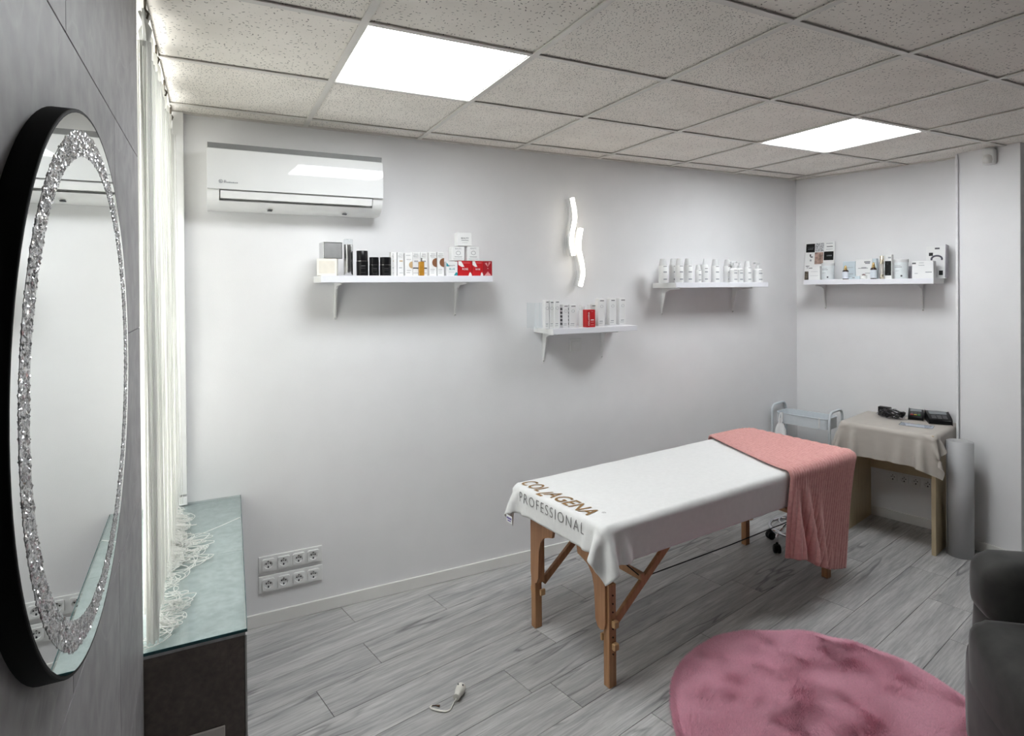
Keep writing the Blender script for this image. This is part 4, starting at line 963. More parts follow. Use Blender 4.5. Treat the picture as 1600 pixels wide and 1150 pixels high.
# ================================================================== SOCKETS AND SWITCH
def socket_plate(label, M, w=0.302, hgt=0.0815, n=4, group='four-gang socket plates', wall=0):
    t = bpy.data.objects.new('socket_plate', None); COL.objects.link(t); tag(t, label, 'power socket', group); t.matrix_world = M
    MB().box((-w / 2, -0.009, -hgt / 2), (w / 2, 0, hgt / 2)).build('frame', PLAST, t, bevel=0.0025)
    for k in range(n):
        x = (k - (n - 1) / 2) * 0.0712
        nn = 32; sq = []; ci = []
        for i_ in range(nn):
            q_ = 2 * math.pi * (i_ + 0.5) / nn; c_, s_ = math.cos(q_), math.sin(q_); k_ = 0.0275 / max(abs(c_), abs(s_))
            sq.append((x + c_ * k_, s_ * k_)); ci.append((x + c_ * 0.0195, s_ * 0.0195))
        v_ = [(p[0], -0.009, p[1]) for p in sq] + [(p[0], -0.017, p[1]) for p in sq] + [(p[0], -0.017, p[1]) for p in ci] + [(p[0], -0.009, p[1]) for p in ci]
        s = MB().add(v_, [(r_ * nn + i_, r_ * nn + (i_ + 1) % nn, (r_ + 1) * nn + (i_ + 1) % nn, (r_ + 1) * nn + i_) for r_ in range(3) for i_ in range(nn)]).build('socket', PLAST, t, smooth='auto')
        Mx = Matrix.Translation((x, -0.009, 0)) @ Matrix.Rotation(R(90), 4, 'X')
        h = MB()
        for dx in (-0.0095, 0.0095): h.lathe([(0.0032, 0.0), (0.0032, 0.0012)], 10, Mx @ Matrix.Translation((dx, 0.003, 0)))
        h.lathe([(0.0022, 0), (0.0022, 0.0012)], 8, Mx @ Matrix.Translation((0, 0.004, 0)))
        h.box((x - 0.003, -0.0102, -0.0185), (x + 0.003, -0.009, -0.009)).box((x - 0.003, -0.0102, 0.012), (x + 0.003, -0.009, 0.0185))
        tag(h.build('contact_holes', DARKGAP, s), kind='stuff')
    return t
cx = -0.0865
socket_plate('upper four-gang white socket plate low on the wall by the ledge', Matrix.Translation((cx, 0, 0.3015)))
socket_plate('lower four-gang white socket plate low on the wall by the ledge', Matrix.Translation((cx, 0, 0.203)))
sp = MRI @ Vector(atR(1422.5, 750.5, 0)); sz = atR(1422.5, 750.5, 0)[2]
socket_plate('four-gang white socket plate under the small desk', MR @ Matrix.Translation((sp.x, 0, sz)))
t = thing('light_switch', 'white light switch under the low shelf', 'light switch', (1.620, 0, 1.298))
MB().box((-0.041, -0.009, -0.041), (0.041, 0, 0.041)).build('frame', PLAST, t, bevel=0.002)
MB().box((-0.027, -0.0135, -0.027), (0.027, -0.009, 0.027)).build('rocker', PLAST, t, bevel=0.002)
t = thing('motion_sensor', 'small white motion sensor near the ceiling on the column', 'sensor', (3.815, -1.29, 2.44))
MB().box((-0.045, -0.034, -0.045), (0, 0.034, 0.05)).build('housing', PLAST, t, bevel=0.012, seg=3, smooth=True)
MB().lathe([(0.024, -0.03), (0.028, -0.01), (0.024, 0.015), (0.01, 0.024)], 16, Matrix.Translation((-0.043, 0, -0.01))).build('lens', mat('milky_lens', (0.78, 0.77, 0.74), 0.3), t, smooth=True)

# ================================================================== DESK CORNER (local x along the right wall)
DX0, DX1, DD, DZ = 0.515, 1.068, 0.495, 0.745
t = bpy.data.objects.new('side_desk', None); COL.objects.link(t); tag(t, 'small pale maple desk against the side wall', 'desk'); t.matrix_world = MR @ Matrix.Translation((DX0, -0.016, 0))
DW = DX1 - DX0
MB().box((0.004, -DD + 0.008, DZ - 0.024), (DW - 0.008, 0, DZ)).build('top', MAPLE, t, bevel=0.006, seg=2)
MB().box((0.004, -DD + 0.05, 0), (0.028, -0.004, DZ - 0.024)).build('side_panel', MAPLE, t, bevel=0.001, seg=1)
MB().box((DW - 0.034, -DD + 0.05, 0), (DW - 0.010, -0.004, DZ - 0.024)).build('side_panel', MAPLE, t, bevel=0.001, seg=1)
zr = atR(1353, 727, 0.03)[2]
MB().box((0.028, -0.024, zr), (DW - 0.034, -0.004, DZ - 0.024)).build('back_rail', MAPLE, t)
# beige film over it
nu2, nv2 = 46, 42
X0, X1, Y0, Y1 = -0.17, DW + 0.10, -DD - 0.19, -0.003
xx, yy = np.meshgrid(np.linspace(X0, X1, nu2), np.linspace(Y0, Y1, nv2), indexing='ij')
D0 = np.stack([xx, yy + 0.0, np.full_like(xx, DZ + 0.01)], -1); D0[..., 2] += 0.004 * np.sin(xx * 15) * np.sin(yy * 11)
dsl = slab(-0.008, DW + 0.008, -DD - 0.008, 0.2, DZ + 0.004, 0.014, fr=0.97)
def dcol(Q, P):
    Q = dsl(Q, P); Q[..., 1] = np.minimum(Q[..., 1], -0.003); return Q
DC = drape(D0, dcol, steps=150, iters=8, bend=0.5)
FILM, fnt, fp = nodes_of('beige_film')
_n = N(fnt, 'ShaderNodeTexNoise', i_Scale=9.0, i_Detail=4.0); _r2 = ramp(fnt, (0.55, 0.51, 0.46), (0.58, 0.54, 0.49), 0.3, 0.7)
fnt.links.new(_n.outputs[0], _r2.inputs[0]); fnt.links.new(_r2.outputs[0], fp.inputs['Base Color']); fp.inputs['Roughness'].default_value = 0.55; fp.inputs['Alpha'].default_value = 0.86
dc = tag(sheet('desk_cover', upsample(upsample(DC, 2, 0), 2, 1), FILM, None, 0.0), 'thin beige plastic sheet draped over the small desk', 'table cover')
dc.matrix_world = MR @ Matrix.Translation((DX0, -0.016, 0))
DT = DZ + 0.0078
def desk_pt(px, py, dz=0.0):
    v = MRI @ Vector(atZ(px, py, DT + dz)); return v.x, v.y
def terminal(label, p, rz, w, d, h):
    x, y = desk_pt(*p)
    t = bpy.data.objects.new('card_terminal', None); COL.objects.link(t); tag(t, label, 'card terminal', 'card terminals on the desk'); t.matrix_world = MR @ Matrix.Translation((x, y, DT)) @ Matrix.Rotation(rz, 4, 'Z')
    prof = [(-d / 2, 0), (d / 2, 0), (d / 2, h), (d * 0.30, h), (-d * 0.42, h * 0.55), (-d / 2, h * 0.42)]
    profile_solid(prof, -w / 2, w / 2).build('case', BLACK, t, smooth='auto', bevel=0.006, seg=2)
    # slanted face
    sl = math.atan2(h * 0.45, d * 0.72); Ms = Matrix.Translation((0, -d * 0.06, h * 0.775 + 0.0008)) @ Matrix.Rotation(sl, 4, 'X')
    MB().box((-w * 0.38, d * 0.08, -0.001), (w * 0.38, d * 0.36, 0.001), Ms).build('screen', mat('grey_lcd', (0.22, 0.24, 0.25), 0.15), t)
    cols = [mat('red_key', (0.5, 0.03, 0.03), 0.4), mat('yellow_key', (0.6, 0.45, 0.03), 0.4), mat('green_key', (0.05, 0.4, 0.08), 0.4)]
    for r_ in range(4):
        for c_ in range(3):
            a = -w * 0.34 + c_ * w * 0.24; b = d * (-0.04 - 0.085 * r_)
            MB().box((a, b - d * 0.06, -0.0005), (a + w * 0.19, b, 0.0025), Ms).build('key', cols[c_] if (r_ == 3 and w < 0.1) else mat('grey_key', (0.10, 0.10, 0.105), 0.5), t)
terminal('black card terminal with a grey screen, beside the bagged cables', (1431, 653), R(14), 0.085, 0.145, 0.052)
terminal('larger black card terminal at the column end of the desk', (1466, 659), R(24), 0.128, 0.165, 0.058)
x, y = desk_pt(1432, 664.5)
t = bpy.data.objects.new('document', None); COL.objects.link(t); tag(t, 'white paper in a clear blue sleeve under the card terminals', 'paper'); t.matrix_world = MR @ Matrix.Translation((x, y, DT - 0.0015)) @ Matrix.Rotation(R(8), 4, 'Z')
MB().box((-0.09, -0.045, 0), (0.09, 0.045, 0.001)).build('sheet', mat('white_blue_paper', (0.72, 0.75, 0.85), 0.4), t)
MB().box((-0.093, -0.048, 0.001), (0.093, 0.048, 0.0016)).build('sleeve', ACRYL, t)
# bag of cables with a black case
x, y = desk_pt(1392, 652)
t = bpy.data.objects.new('cable_bag', None); COL.objects.link(t); tag(t, 'crumpled clear bag of black cables on the desk', 'bag of cables'); t.matrix_world = MR @ Matrix.Translation((x, y, DT))
MB().box((-0.085, 0.01, 0), (-0.01, 0.05, 0.062)).build('adapter', BLACK, t, bevel=0.004)
for k in range(4):
    a = np.linspace(0, 2 * math.pi, 22, endpoint=False); rr_ = 0.03 + 0.009 * k
    MB().tube([(0.012 + rr_ * 1.25 * math.cos(q), -0.012 + rr_ * 0.7 * math.sin(q), 0.012 + 0.009 * k + 0.008 * math.sin(3 * q + k)) for q in a], 0.0055, 7, True).build('cable', BLACK, t, smooth=True)
MB().tube([(0.06, 0.0, 0.01), (0.075, 0.005, 0.03), (0.08, 0.0, 0.045)], 0.011, 8).build('plug', BLACK, t, smooth=True)
bm = bmesh.new(); bmesh.ops.create_icosphere(bm, subdivisions=4, radius=1.0)
for v in bm.verts:
    q = v.co.copy(); nz = 1 + 0.16 * math.sin(7 * q.x + 3 * q.y) * math.cos(6 * q.z + 5 * q.y) + 0.1 * math.sin(15 * q.x + 11 * q.z)
    v.co = Vector((0.008 + q.x * 0.085 * nz, -0.012 + q.y * 0.05 * nz, max(0.0005, 0.028 + q.z * 0.032 * nz)))
me = bpy.data.meshes.new('bag'); bm.to_mesh(me); bm.free()
o = bpy.data.objects.new('bag', me); COL.objects.link(o); o.parent = t; me.materials.append(clear_mat('crinkled_bag', (0.9, 0.9, 0.93), 0.06, 0.12))

# grey roll standing by the column
t = thing('fabric_roll', 'tall grey roll of sheeting standing beside the desk', 'roll', (3.648, -1.196, 0))
M0 = MB(); n = 150; pts = []
for i in range(n):
    a = i / n * 2 * math.pi * 6; pts.append(((0.0725 - 0.006 * (1 - i / n) * 6 * 0.9) * math.cos(a + 2.6), (0.0725 - 0.006 * (1 - i / n) * 6 * 0.9) * math.sin(a + 2.6)))
v = [(p[0], p[1], 0.0) for p in pts] + [(p[0] * 1.0, p[1] * 1.0, 0.70) for p in pts]
M0.add(v, [(i, i + 1, i + 1 + n, i + n) for i in range(n - 1)])
o = M0.build('sheeting', mat('grey_sheeting', (0.46, 0.46, 0.465), 0.6, var=0.03, scale=9, stretch=(1, 1, 0.25)), t, smooth=True, fix=False)
so = o.modifiers.new('thickness', 'SOLIDIFY'); so.thickness = 0.002
MB().lathe([(0.045, 0.002), (0.045, 0.68)], 20).build('core', mat('card_core', (0.35, 0.30, 0.24), 0.8), t)

# ================================================================== TROLLEY
GREYM = mat('grey_white_metal', (0.62, 0.66, 0.69), 0.4, var=0.03)
ta = MRI @ Vector(atR(1206.5, 645, 0.36)); tb2 = MRI @ Vector(atR(1296, 655, 0.36))
TX0, TX1 = ta.x, tb2.x
t = bpy.data.objects.new('storage_trolley', None); COL.objects.link(t); tag(t, 'grey white metal tray trolley in the room corner', 'trolley'); t.matrix_world = MR
yn, yf = -0.36, -0.14
zt = atR(1213, 640, 0.36)[2] - 0.022
zh = zt + 0.055
for x in (TX0, TX1):
    r_ = 0.05
    pts = [(x, yn, 0.08), (x, yn, zh - r_)] + [(x, yn + r_ * (1 - math.cos(a)), zh - r_ + r_ * math.sin(a)) for a in np.linspace(0.3, math.pi / 2, 5)] + [(x, yf - r_ + r_ * math.sin(a), zh - r_ + r_ * math.cos(a)) for a in np.linspace(0, math.pi / 2 - 0.3, 5)] + [(x, yf, zh - r_), (x, yf, 0.08)]
    MB().tube(pts, 0.009, 10).build('handle_frame', GREYM, t, smooth=True)
def tray(z, d=0.075):
    a, b, c_, e = TX0 + 0.018, TX1 - 0.018, yn + 0.012, yf - 0.012; r_ = 0.045
    def rr(ins):
        pts = []
        for cx_, cy_, a0 in ((b - r_, e - r_, 0), (a + r_, e - r_, 90), (a + r_, c_ + r_, 180), (b - r_, c_ + r_, 270)):
            for q in np.linspace(R(a0), R(a0 + 90), 6): pts.append((cx_ + (r_ - ins) * math.cos(q), cy_ + (r_ - ins) * math.sin(q)))
        return pts
    o_, i_ = rr(0), rr(0.004); n = len(o_); v = [(p[0], p[1], z - d) for p in o_] + [(p[0], p[1], z) for p in o_] + [(p[0], p[1], z) for p in i_] + [(p[0], p[1], z - d + 0.003) for p in i_]
    f = [tuple(range(n))[::-1]]
    for k in range(3): f += [(k * n + i, k * n + (i + 1) % n, (k + 1) * n + (i + 1) % n, (k + 1) * n + i) for i in range(n)]
    f.append(tuple(range(3 * n, 4 * n)))
    tr_ = MB().add(v, f).build('tray', GREYM, t, smooth='auto')
    MB().tube([(p[0], p[1], z) for p in o_], 0.004, 6, True).build('rim', GREYM, tr_, smooth=True)
    for x in (TX0 + 0.075, TX1 - 0.075):
        for y in (c_ - 0.003, e + 0.003):
            MB().box((x - 0.006, y - 0.003, z - d * 0.9), (x + 0.006, y + 0.003, z + 0.008)).build('hook', GLOSSW, tr_, bevel=0.002)
for z in (zt, zt - 0.26, zt - 0.5): tray(z)
for x in (TX0, TX1):
    for y in (yn, yf):
        Mx = Matrix.Translation((x - 0.008, y, 0.025)) @ Matrix.Rotation(R(90), 4, 'Y')
        MB().lathe([(0.02, 0), (0.025, 0.003), (0.025, 0.013), (0.02, 0.016)], 14, Mx).build('castor', BLACK, t, smooth='auto')
        MB().tube([(x, y, 0.03), (x, y, 0.09)], 0.006, 8).build('castor_stem', CHROME, t)
# white drawstring bag on the trolley
bx = TX0 + 0.075
t = bpy.data.objects.new('drawstring_bag', None); COL.objects.link(t); tag(t, 'white gathered cloth bag hanging from the trolley tray', 'bag'); t.matrix_world = MR @ Matrix.Translation((bx, yn - 0.012, zt))
n = 36; v = []; prof = [(0.010, -0.03), (0.014, -0.05), (0.009, -0.062), (0.020, -0.08), (0.030, -0.11), (0.036, -0.16), (0.038, -0.22), (0.03, -0.26), (0.004, -0.268)]
for r_, z in prof:
    for i in range(n):
        a = 2 * math.pi * i / n; q = 1 + 0.16 * math.cos(7 * a + z * 20) * min(1, (-z) / 0.06); v.append((r_ * 1.15 * q * math.cos(a), r_ * 0.55 * q * math.sin(a) - 0.012, z))
MB().add(v, [(k * n + i, k * n + (i + 1) % n, (k + 1) * n + (i + 1) % n, (k + 1) * n + i) for k in range(len(prof) - 1) for i in range(n)]).build('pouch', mat('white_cotton', (0.82, 0.82, 0.82), 0.9), t, smooth=True)
MB().tube([(0.004, 0.0, 0.006), (0.010, -0.012, -0.03), (0.0, -0.022, -0.062), (-0.010, -0.012, -0.03), (-0.004, 0.0, 0.006)], 0.003, 6).build('cord', PLAST, t, smooth=True)

# ================================================================== ROLLING STOOL under the table
t = thing('rolling_stool', 'chrome rolling stool pushed under the massage table', 'stool', (2.864, -0.656, 0))
RB = 0.181
MB().tube([(RB * 0.92 * math.cos(a), RB * 0.92 * math.sin(a), 0.125) for a in np.linspace(0, 2 * math.pi, 40, endpoint=False)], 0.0115, 8, True).build('base_ring', CHROME, t, smooth=True)
MB().tube([(0.11 * math.cos(a), 0.11 * math.sin(a), 0.16) for a in np.linspace(0, 2 * math.pi, 30, endpoint=False)], 0.006, 8, True).build('foot_ring', CHROME, t, smooth=True)
for k in range(5):
    a = R(176.5 + 72 * k); c_, s_ = math.cos(a), math.sin(a)
    MB().tube([(0.02 * c_, 0.02 * s_, 0.165), (0.11 * c_, 0.11 * s_, 0.16), (RB * 0.92 * c_, RB * 0.92 * s_, 0.125), (RB * c_, RB * s_, 0.105), (RB * c_, RB * s_, 0.05)], 0.009, 8).build('base_arm', CHROME, t, smooth=True)
    Mx = Matrix.Translation((RB * c_, RB * s_, 0.026)) @ Matrix.Rotation(a + R(60), 4, 'Z') @ Matrix.Rotation(R(90), 4, 'X')
    w = MB().lathe([(0.018, -0.022), (0.026, -0.018), (0.026, -0.004), (0.016, -0.003), (0.016, 0.003), (0.026, 0.004), (0.026, 0.018), (0.018, 0.022)], 18, Mx).build('castor', BLACK, t, smooth='auto')
    MB().box((RB * c_ - 0.014, RB * s_ - 0.014, 0.035), (RB * c_ + 0.014, RB * s_ + 0.014, 0.056)).build('castor_fork', BLACK, w, bevel=0.005)
MB().tube([(0, 0, 0.14), (0, 0, 0.36)], 0.022, 14).build('gas_lift', CHROME, t, smooth='auto')
MB().lathe([(0.11, 0.35), (0.14, 0.355), (0.155, 0.37), (0.158, 0.40), (0.145, 0.42), (0.1, 0.428)], 30).build('seat', mat('black_vinyl', (0.02, 0.02, 0.02), 0.4), t, smooth='auto')

# ================================================================== ROUND PINK RUG
RC = (1.655, -1.762); RR = 0.605
t = thing('round_rug', 'round dusty pink fluffy rug on the grey floor', 'rug', (RC[0], RC[1], 0))
def rug_mat():
    m, nt, p = nodes_of('pink_faux_fur'); L = nt.links.new
    tc = N(nt, 'ShaderNodeTexCoord')
    n = N(nt, 'ShaderNodeTexNoise', i_Scale=4.5, i_Detail=5.0, i_Distortion=1.2); L(tc.outputs['Object'], n.inputs['Vector'])
    n2 = N(nt, 'ShaderNodeTexNoise', i_Scale=120.0, i_Detail=2.0); L(tc.outputs['Object'], n2.inputs['Vector'])
    r1 = ramp(nt, (0.87, 0.46, 0.57), (0.89, 0.48, 0.59), 0.36, 0.6); L(n.outputs[0], r1.inputs[0])
    r2 = ramp(nt, (0.93, 0.93, 0.93), (1.06, 1.06, 1.06), 0.3, 0.7); L(n2.outputs[0], r2.inputs[0])
    mx = N(nt, 'ShaderNodeMixRGB', blend_type='MULTIPLY'); mx.inputs[0].default_value = 1; L(r1.outputs[0], mx.inputs[1]); L(r2.outputs[0], mx.inputs[2]); L(mx.outputs[0], p.inputs['Base Color'])
    p.inputs['Roughness'].default_value = 0.8; p.inputs['Sheen Weight'].default_value = 0.5; p.inputs['Sheen Tint'].default_value = (1, 0.75, 0.82, 1); p.inputs['Specular IOR Level'].default_value = 0.2
    return m
RUGM = rug_mat()
def vnoise(x, y, seed, sc):
    g = np.random.default_rng(seed).normal(size=(64, 64)); X_, Y_ = x * sc + 20, y * sc + 20
    i, j = np.floor(X_).astype(int) % 63, np.floor(Y_).astype(int) % 63; fx, fy = X_ - np.floor(X_), Y_ - np.floor(Y_); fx = fx * fx * (3 - 2 * fx); fy = fy * fy * (3 - 2 * fy)
    return (g[i, j] * (1 - fx) + g[i + 1, j] * fx) * (1 - fy) + (g[i, j + 1] * (1 - fx) + g[i + 1, j + 1] * fx) * fy
# backing with a soft uneven top
m = MB(); nr_, na_ = 40, 120; vs = []
for i in range(nr_ + 1):
    q = i / nr_
    for k in range(na_):
        a = 2 * math.pi * k / na_; rr_ = RR * q * (1 + 0.008 * math.sin(5 * a) + 0.006 * math.sin(9 * a + 1)); x_, y_ = rr_ * math.cos(a), rr_ * math.sin(a)
        e = max(0.0, 1 - ((q - 0.9) / 0.1) ** 2) if q > 0.9 else 1.0
        vs.append((x_, y_, 0.003 + 0.014 * e * (1 + 0.25 * float(vnoise(np.array([x_]), np.array([y_]), 3, 9)[0]))))
fs = [(i * na_ + k, i * na_ + (k + 1) % na_, (i + 1) * na_ + (k + 1) % na_, (i + 1) * na_ + k) for i in range(nr_) for k in range(na_)]
k0 = len(vs); vs += [(v_[0], v_[1], 0.0005) for v_ in vs[nr_ * na_:]]
fs += [(nr_ * na_ + k, nr_ * na_ + (k + 1) % na_, k0 + (k + 1) % na_, k0 + k) for k in range(na_)]
m.add(vs, fs); m.build('backing', RUGM, t, smooth=True, fix=False)
NB = 230000
q = np.sqrt(rng.random(NB)); a = rng.random(NB) * 2 * math.pi
x_ = RR * q * np.cos(a); y_ = RR * q * np.sin(a)
sc_ = 1 + 0.008 * np.sin(5 * a) + 0.006 * np.sin(9 * a + 1); x_ *= sc_; y_ *= sc_
dirn = 1.5 * vnoise(x_, y_, 11, 3.6) + 1.1 * vnoise(x_, y_, 12, 11) + 0.95 * rng.normal(size=NB)
lean = np.clip(0.85 + 0.22 * vnoise(x_, y_, 13, 12), 0.3, 1.25)
ln = 0.026 * (0.8 + 0.4 * rng.random(NB)) * np.clip(1 + 0.12 * vnoise(x_, y_, 14, 14), 0.5, 1.5)
ln *= np.where(q > 0.93, 1 - (q - 0.93) / 0.07 * 0.35, 1)
zb = 0.004 + 0.012 * np.clip((1 - q) / 0.06, 0, 1)
dirn = np.where(q > 0.96, a + 0.6 * rng.normal(size=NB), dirn)
dx, dy, dz = np.sin(lean) * np.cos(dirn) * ln, np.sin(lean) * np.sin(dirn) * ln, np.cos(lean) * ln
wx, wy = -np.sin(dirn) * 0.0013, np.cos(dirn) * 0.0013
A_ = np.stack([x_ - wx, y_ - wy, zb], -1); B_ = np.stack([x_ + wx, y_ + wy, zb], -1); C_ = np.stack([x_ + dx, y_ + dy, zb + dz], -1)
vv_ = np.stack([A_, B_, C_], 1).reshape(-1, 3)
me = bpy.data.meshes.new('pile'); me.vertices.add(NB * 3); me.vertices.foreach_set('co', vv_.ravel()); me.loops.add(NB * 3); me.loops.foreach_set('vertex_index', np.arange(NB * 3)); me.polygons.add(NB); me.polygons.foreach_set('loop_start', np.arange(0, NB * 3, 3)); me.polygons.foreach_set('loop_total', np.full(NB, 3)); me.update(); me.validate()
o = bpy.data.objects.new('pile', me); COL.objects.link(o); me.materials.append(RUGM); o.parent = t; o['kind'] = 'stuff'

# ================================================================== ARMCHAIR
CF = math.atan2(0.682, -0.731)
CHM, cnt, cp = nodes_of('charcoal_velvet')
_n = N(cnt, 'ShaderNodeTexNoise', i_Scale=14.0, i_Detail=4.0); _rp = ramp(cnt, (0.014, 0.014, 0.013), (0.034, 0.033, 0.030), 0.3, 0.7)
_tc = N(cnt, 'ShaderNodeTexCoord'); cnt.links.new(_tc.outputs['Object'], _n.inputs['Vector']); cnt.links.new(_n.outputs[0], _rp.inputs[0]); cnt.links.new(_rp.outputs[0], cp.inputs['Base Color'])
cp.inputs['Roughness'].default_value = 0.8; cp.inputs['Sheen Weight'].default_value = 0.35; cp.inputs['Sheen Roughness'].default_value = 0.35
t = thing('armchair', 'dark charcoal velvet armchair at the edge of the pink rug', 'armchair', (2.045, -2.56, 0), CF)
def soft(name, a, b, bev, seg=4, squash=None):
    o = MB().box(a, b).build(name, CHM, t, bevel=bev, seg=seg, smooth=True)
    return o
def pillow(name, a, b, puff, rnd=0.05, n=14):
    """upholstered block: rounded, with swollen faces"""
    a = np.array(a, float); b = np.array(b, float); c_ = (a + b) / 2; h = (b - a) / 2
    bm = bmesh.new(); bmesh.ops.create_cube(bm, size=2.0); bmesh.ops.subdivide_edges(bm, edges=bm.edges[:], cuts=n, use_grid_fill=True)
    for v in bm.verts:
        p = np.array(v.co); k = np.clip(p * h, -(h - rnd), h - rnd); d = p * h - k; l = np.linalg.norm(d)
        q_ = k + (d / l * rnd if l > 1e-9 else 0)
        # faces swell in the middle
        for ax in range(3):
            o1, o2 = [i for i in range(3) if i != ax]
            if abs(p[ax]) > 0.999: q_[ax] += math.copysign(puff[ax] * (1 - p[o1] ** 2) * (1 - p[o2] ** 2), p[ax])
        v.co = Vector(q_ + c_)
    me = bpy.data.meshes.new(name); bm.to_mesh(me); bm.free(); me.polygons.foreach_set('use_smooth', [True] * len(me.polygons))
    o = bpy.data.objects.new(name, me); COL.objects.link(o); o.parent = t; me.materials.append(CHM); return o
for sv in (-1, 1):
    y0_, y1_ = sorted((sv * 0.245, sv * 0.445))
    pillow('armrest', (-0.40, y0_, 0.07), (0.335, y1_, 0.56), (0.02, 0.012, 0.0), 0.05)
    pillow('armrest_pad', (-0.40, y0_ - 0.006, 0.46), (0.345, y1_ + 0.006, 0.690), (0.015, 0.008, 0.015), 0.06)
pillow('seat', (-0.30, -0.25, 0.20), (0.43, 0.25, 0.525), (0.02, 0.0, 0.02), 0.06)
pillow('footrest_panel', (0.32, -0.262, 0.075), (0.43, 0.262, 0.44), (0.02, 0.0, 0.0), 0.04)
pillow('backrest', (-0.52, -0.30, 0.30), (-0.26, 0.30, 1.02), (0.04, 0.0, 0.02), 0.09)
MB().box((-0.42, -0.43, 0.03), (0.20, 0.43, 0.10)).build('base', BLACK, t, bevel=0.01)
for xx_ in (-0.36, 0.2):
    for sv in (-1, 1): MB().lathe([(0.018, 0), (0.024, 0.004), (0.026, 0.03)], 14, Matrix.Translation((xx_, sv * 0.37, 0))).build('foot', BLACK, t)

# ================================================================== MIRROR
MX = -0.580; MC = (-2.185, 1.5475); MA, MBb = 0.404, 0.3690
t = thing('oval_mirror', 'black framed round mirror with a crystal ring on the grey wall', 'mirror', (GX, MC[0], MC[1]))
na_ = 96
def ell(ka, x, k=1.0): return [(x, (MA + ka) * k * math.cos(2 * math.pi * i / na_), (MBb + ka) * k * math.sin(2 * math.pi * i / na_)) for i in range(na_)]
def rings(rs, closed=False):
    v = sum(rs, []); f = []
    m_ = len(rs)
    for k in range(m_ if closed else m_ - 1):
        k2 = (k + 1) % m_
        f += [(k * na_ + i, k * na_ + (i + 1) % na_, k2 * na_ + (i + 1) % na_, k2 * na_ + i) for i in range(na_)]
    return MB().add(v, f)
D_ = MX - GX
rings([ell(-0.002, 0.0), ell(0.004, 0.0), ell(0.004, D_ - 0.001), ell(0.003, D_), ell(-0.0005, D_), ell(-0.002, D_ - 0.002)], True).build('frame', BLACKM, t, smooth='auto')
MIR, mnt, mp_ = nodes_of('mirror_silver')
_n = N(mnt, 'ShaderNodeTexNoise', i_Scale=2.0); _rp = ramp(mnt, (0.86, 0.885, 0.875), (0.88, 0.90, 0.89)); mnt.links.new(_n.outputs[0], _rp.inputs[0]); mnt.links.new(_rp.outputs[0], mp_.inputs['Base Color'])
mp_.inputs['Metallic'].default_value = 1; mp_.inputs['Roughness'].default_value = 0.004
g = rings([ell(0.0, D_), [(D_, 0, 0)] * 0 or ell(0, D_, 0.001)]); g.f.append(tuple(range(na_, 2 * na_))); g.build('glass', MIR, t, fix=False)
# crushed crystal ring set into the glass
CRY, qn, qp = nodes_of('crushed_crystal')
_oi = N(qn, 'ShaderNodeTexCoord'); _v = N(qn, 'ShaderNodeTexVoronoi', i_Scale=130.0); qn.links.new(_oi.outputs['Object'], _v.inputs['Vector'])
_rp = ramp(qn, (0.45, 0.46, 0.47), (0.85, 0.85, 0.85), 0.1, 0.9); qn.links.new(_v.outputs['Color'], _rp.inputs[0]); qn.links.new(_rp.outputs[0], qp.inputs['Base Color']); qp.inputs['Roughness'].default_value = 0.08; qp.inputs['Metallic'].default_value = 0.7
FROST = mat('frosted_ring', (0.62, 0.63, 0.63), 0.22, 0.85, var=0.12, scale=160)
rings([ell(0, D_ + 0.0003, 0.846), ell(0, D_ + 0.0003, 0.936)]).build('frosted_band', FROST, t, fix=False)
g = MB(); NC = 6200
for i in range(NC):
    a = random.random() * 2 * math.pi; k = random.uniform(0.848, 0.934)
    y_, z_ = MA * k * math.cos(a), MBb * k * math.sin(a)
    s_ = random.uniform(0.0016, 0.0044); b0 = random.random() * 6.28; nn_ = random.choice((3, 4, 5))
    vs = [(D_ + 0.0004, y_ + s_ * random.uniform(0.7, 1.2) * math.cos(b0 + 6.283 * j / nn_), z_ + s_ * random.uniform(0.7, 1.2) * math.sin(b0 + 6.283 * j / nn_)) for j in range(nn_)]
    vs.append((D_ + random.uniform(0.0007, 0.0018), y_ + random.uniform(-0.4, 0.4) * s_, z_ + random.uniform(-0.4, 0.4) * s_))
    g.add(vs, [(j, (j + 1) % nn_, nn_) for j in range(nn_)])
tag(g.build('crystal_ring', CRY, t, fix=False), kind='stuff')

# ================================================================== STRING CURTAIN
CX = -0.592; CY0, CY1 = -1.262, -0.02
t = thing('string_curtain', 'white string curtain in the window niche ending in tangled ends', 'curtain', (CX, 0, 0.665))
def thin_cloth(name, col):
    m = bpy.data.materials.new(name); m.use_nodes = True; nt = m.node_tree; nt.nodes.clear(); L = nt.links.new
    out = N(nt, 'ShaderNodeOutputMaterial'); mx = N(nt, 'ShaderNodeMixShader'); mx.inputs[0].default_value = 0.45
    df = N(nt, 'ShaderNodeBsdfDiffuse'); tl_ = N(nt, 'ShaderNodeBsdfTranslucent'); nz = N(nt, 'ShaderNodeTexNoise', i_Scale=40.0); rp = ramp(nt, tuple(c * 0.94 for c in col), col, 0.3, 0.7)
    L(nz.outputs[0], rp.inputs[0]); L(rp.outputs[0], df.inputs[0]); L(rp.outputs[0], tl_.inputs[0]); L(df.outputs[0], mx.inputs[1]); L(tl_.outputs[0], mx.inputs[2]); L(mx.outputs[0], out.inputs[0])
    MATS[name] = m
    return m
STRM = thin_cloth('white_cotton_string', (0.93, 0.93, 0.905))
HDRM = thin_cloth('white_header_tape', (0.88, 0.88, 0.85))
def header_z(y): return 2.445 - 0.03 * abs(math.sin((y + 0.05) * math.pi * 2.6)) 
hp = []
m = MB(); ys = np.linspace(CY0, CY1, 60); vs = []
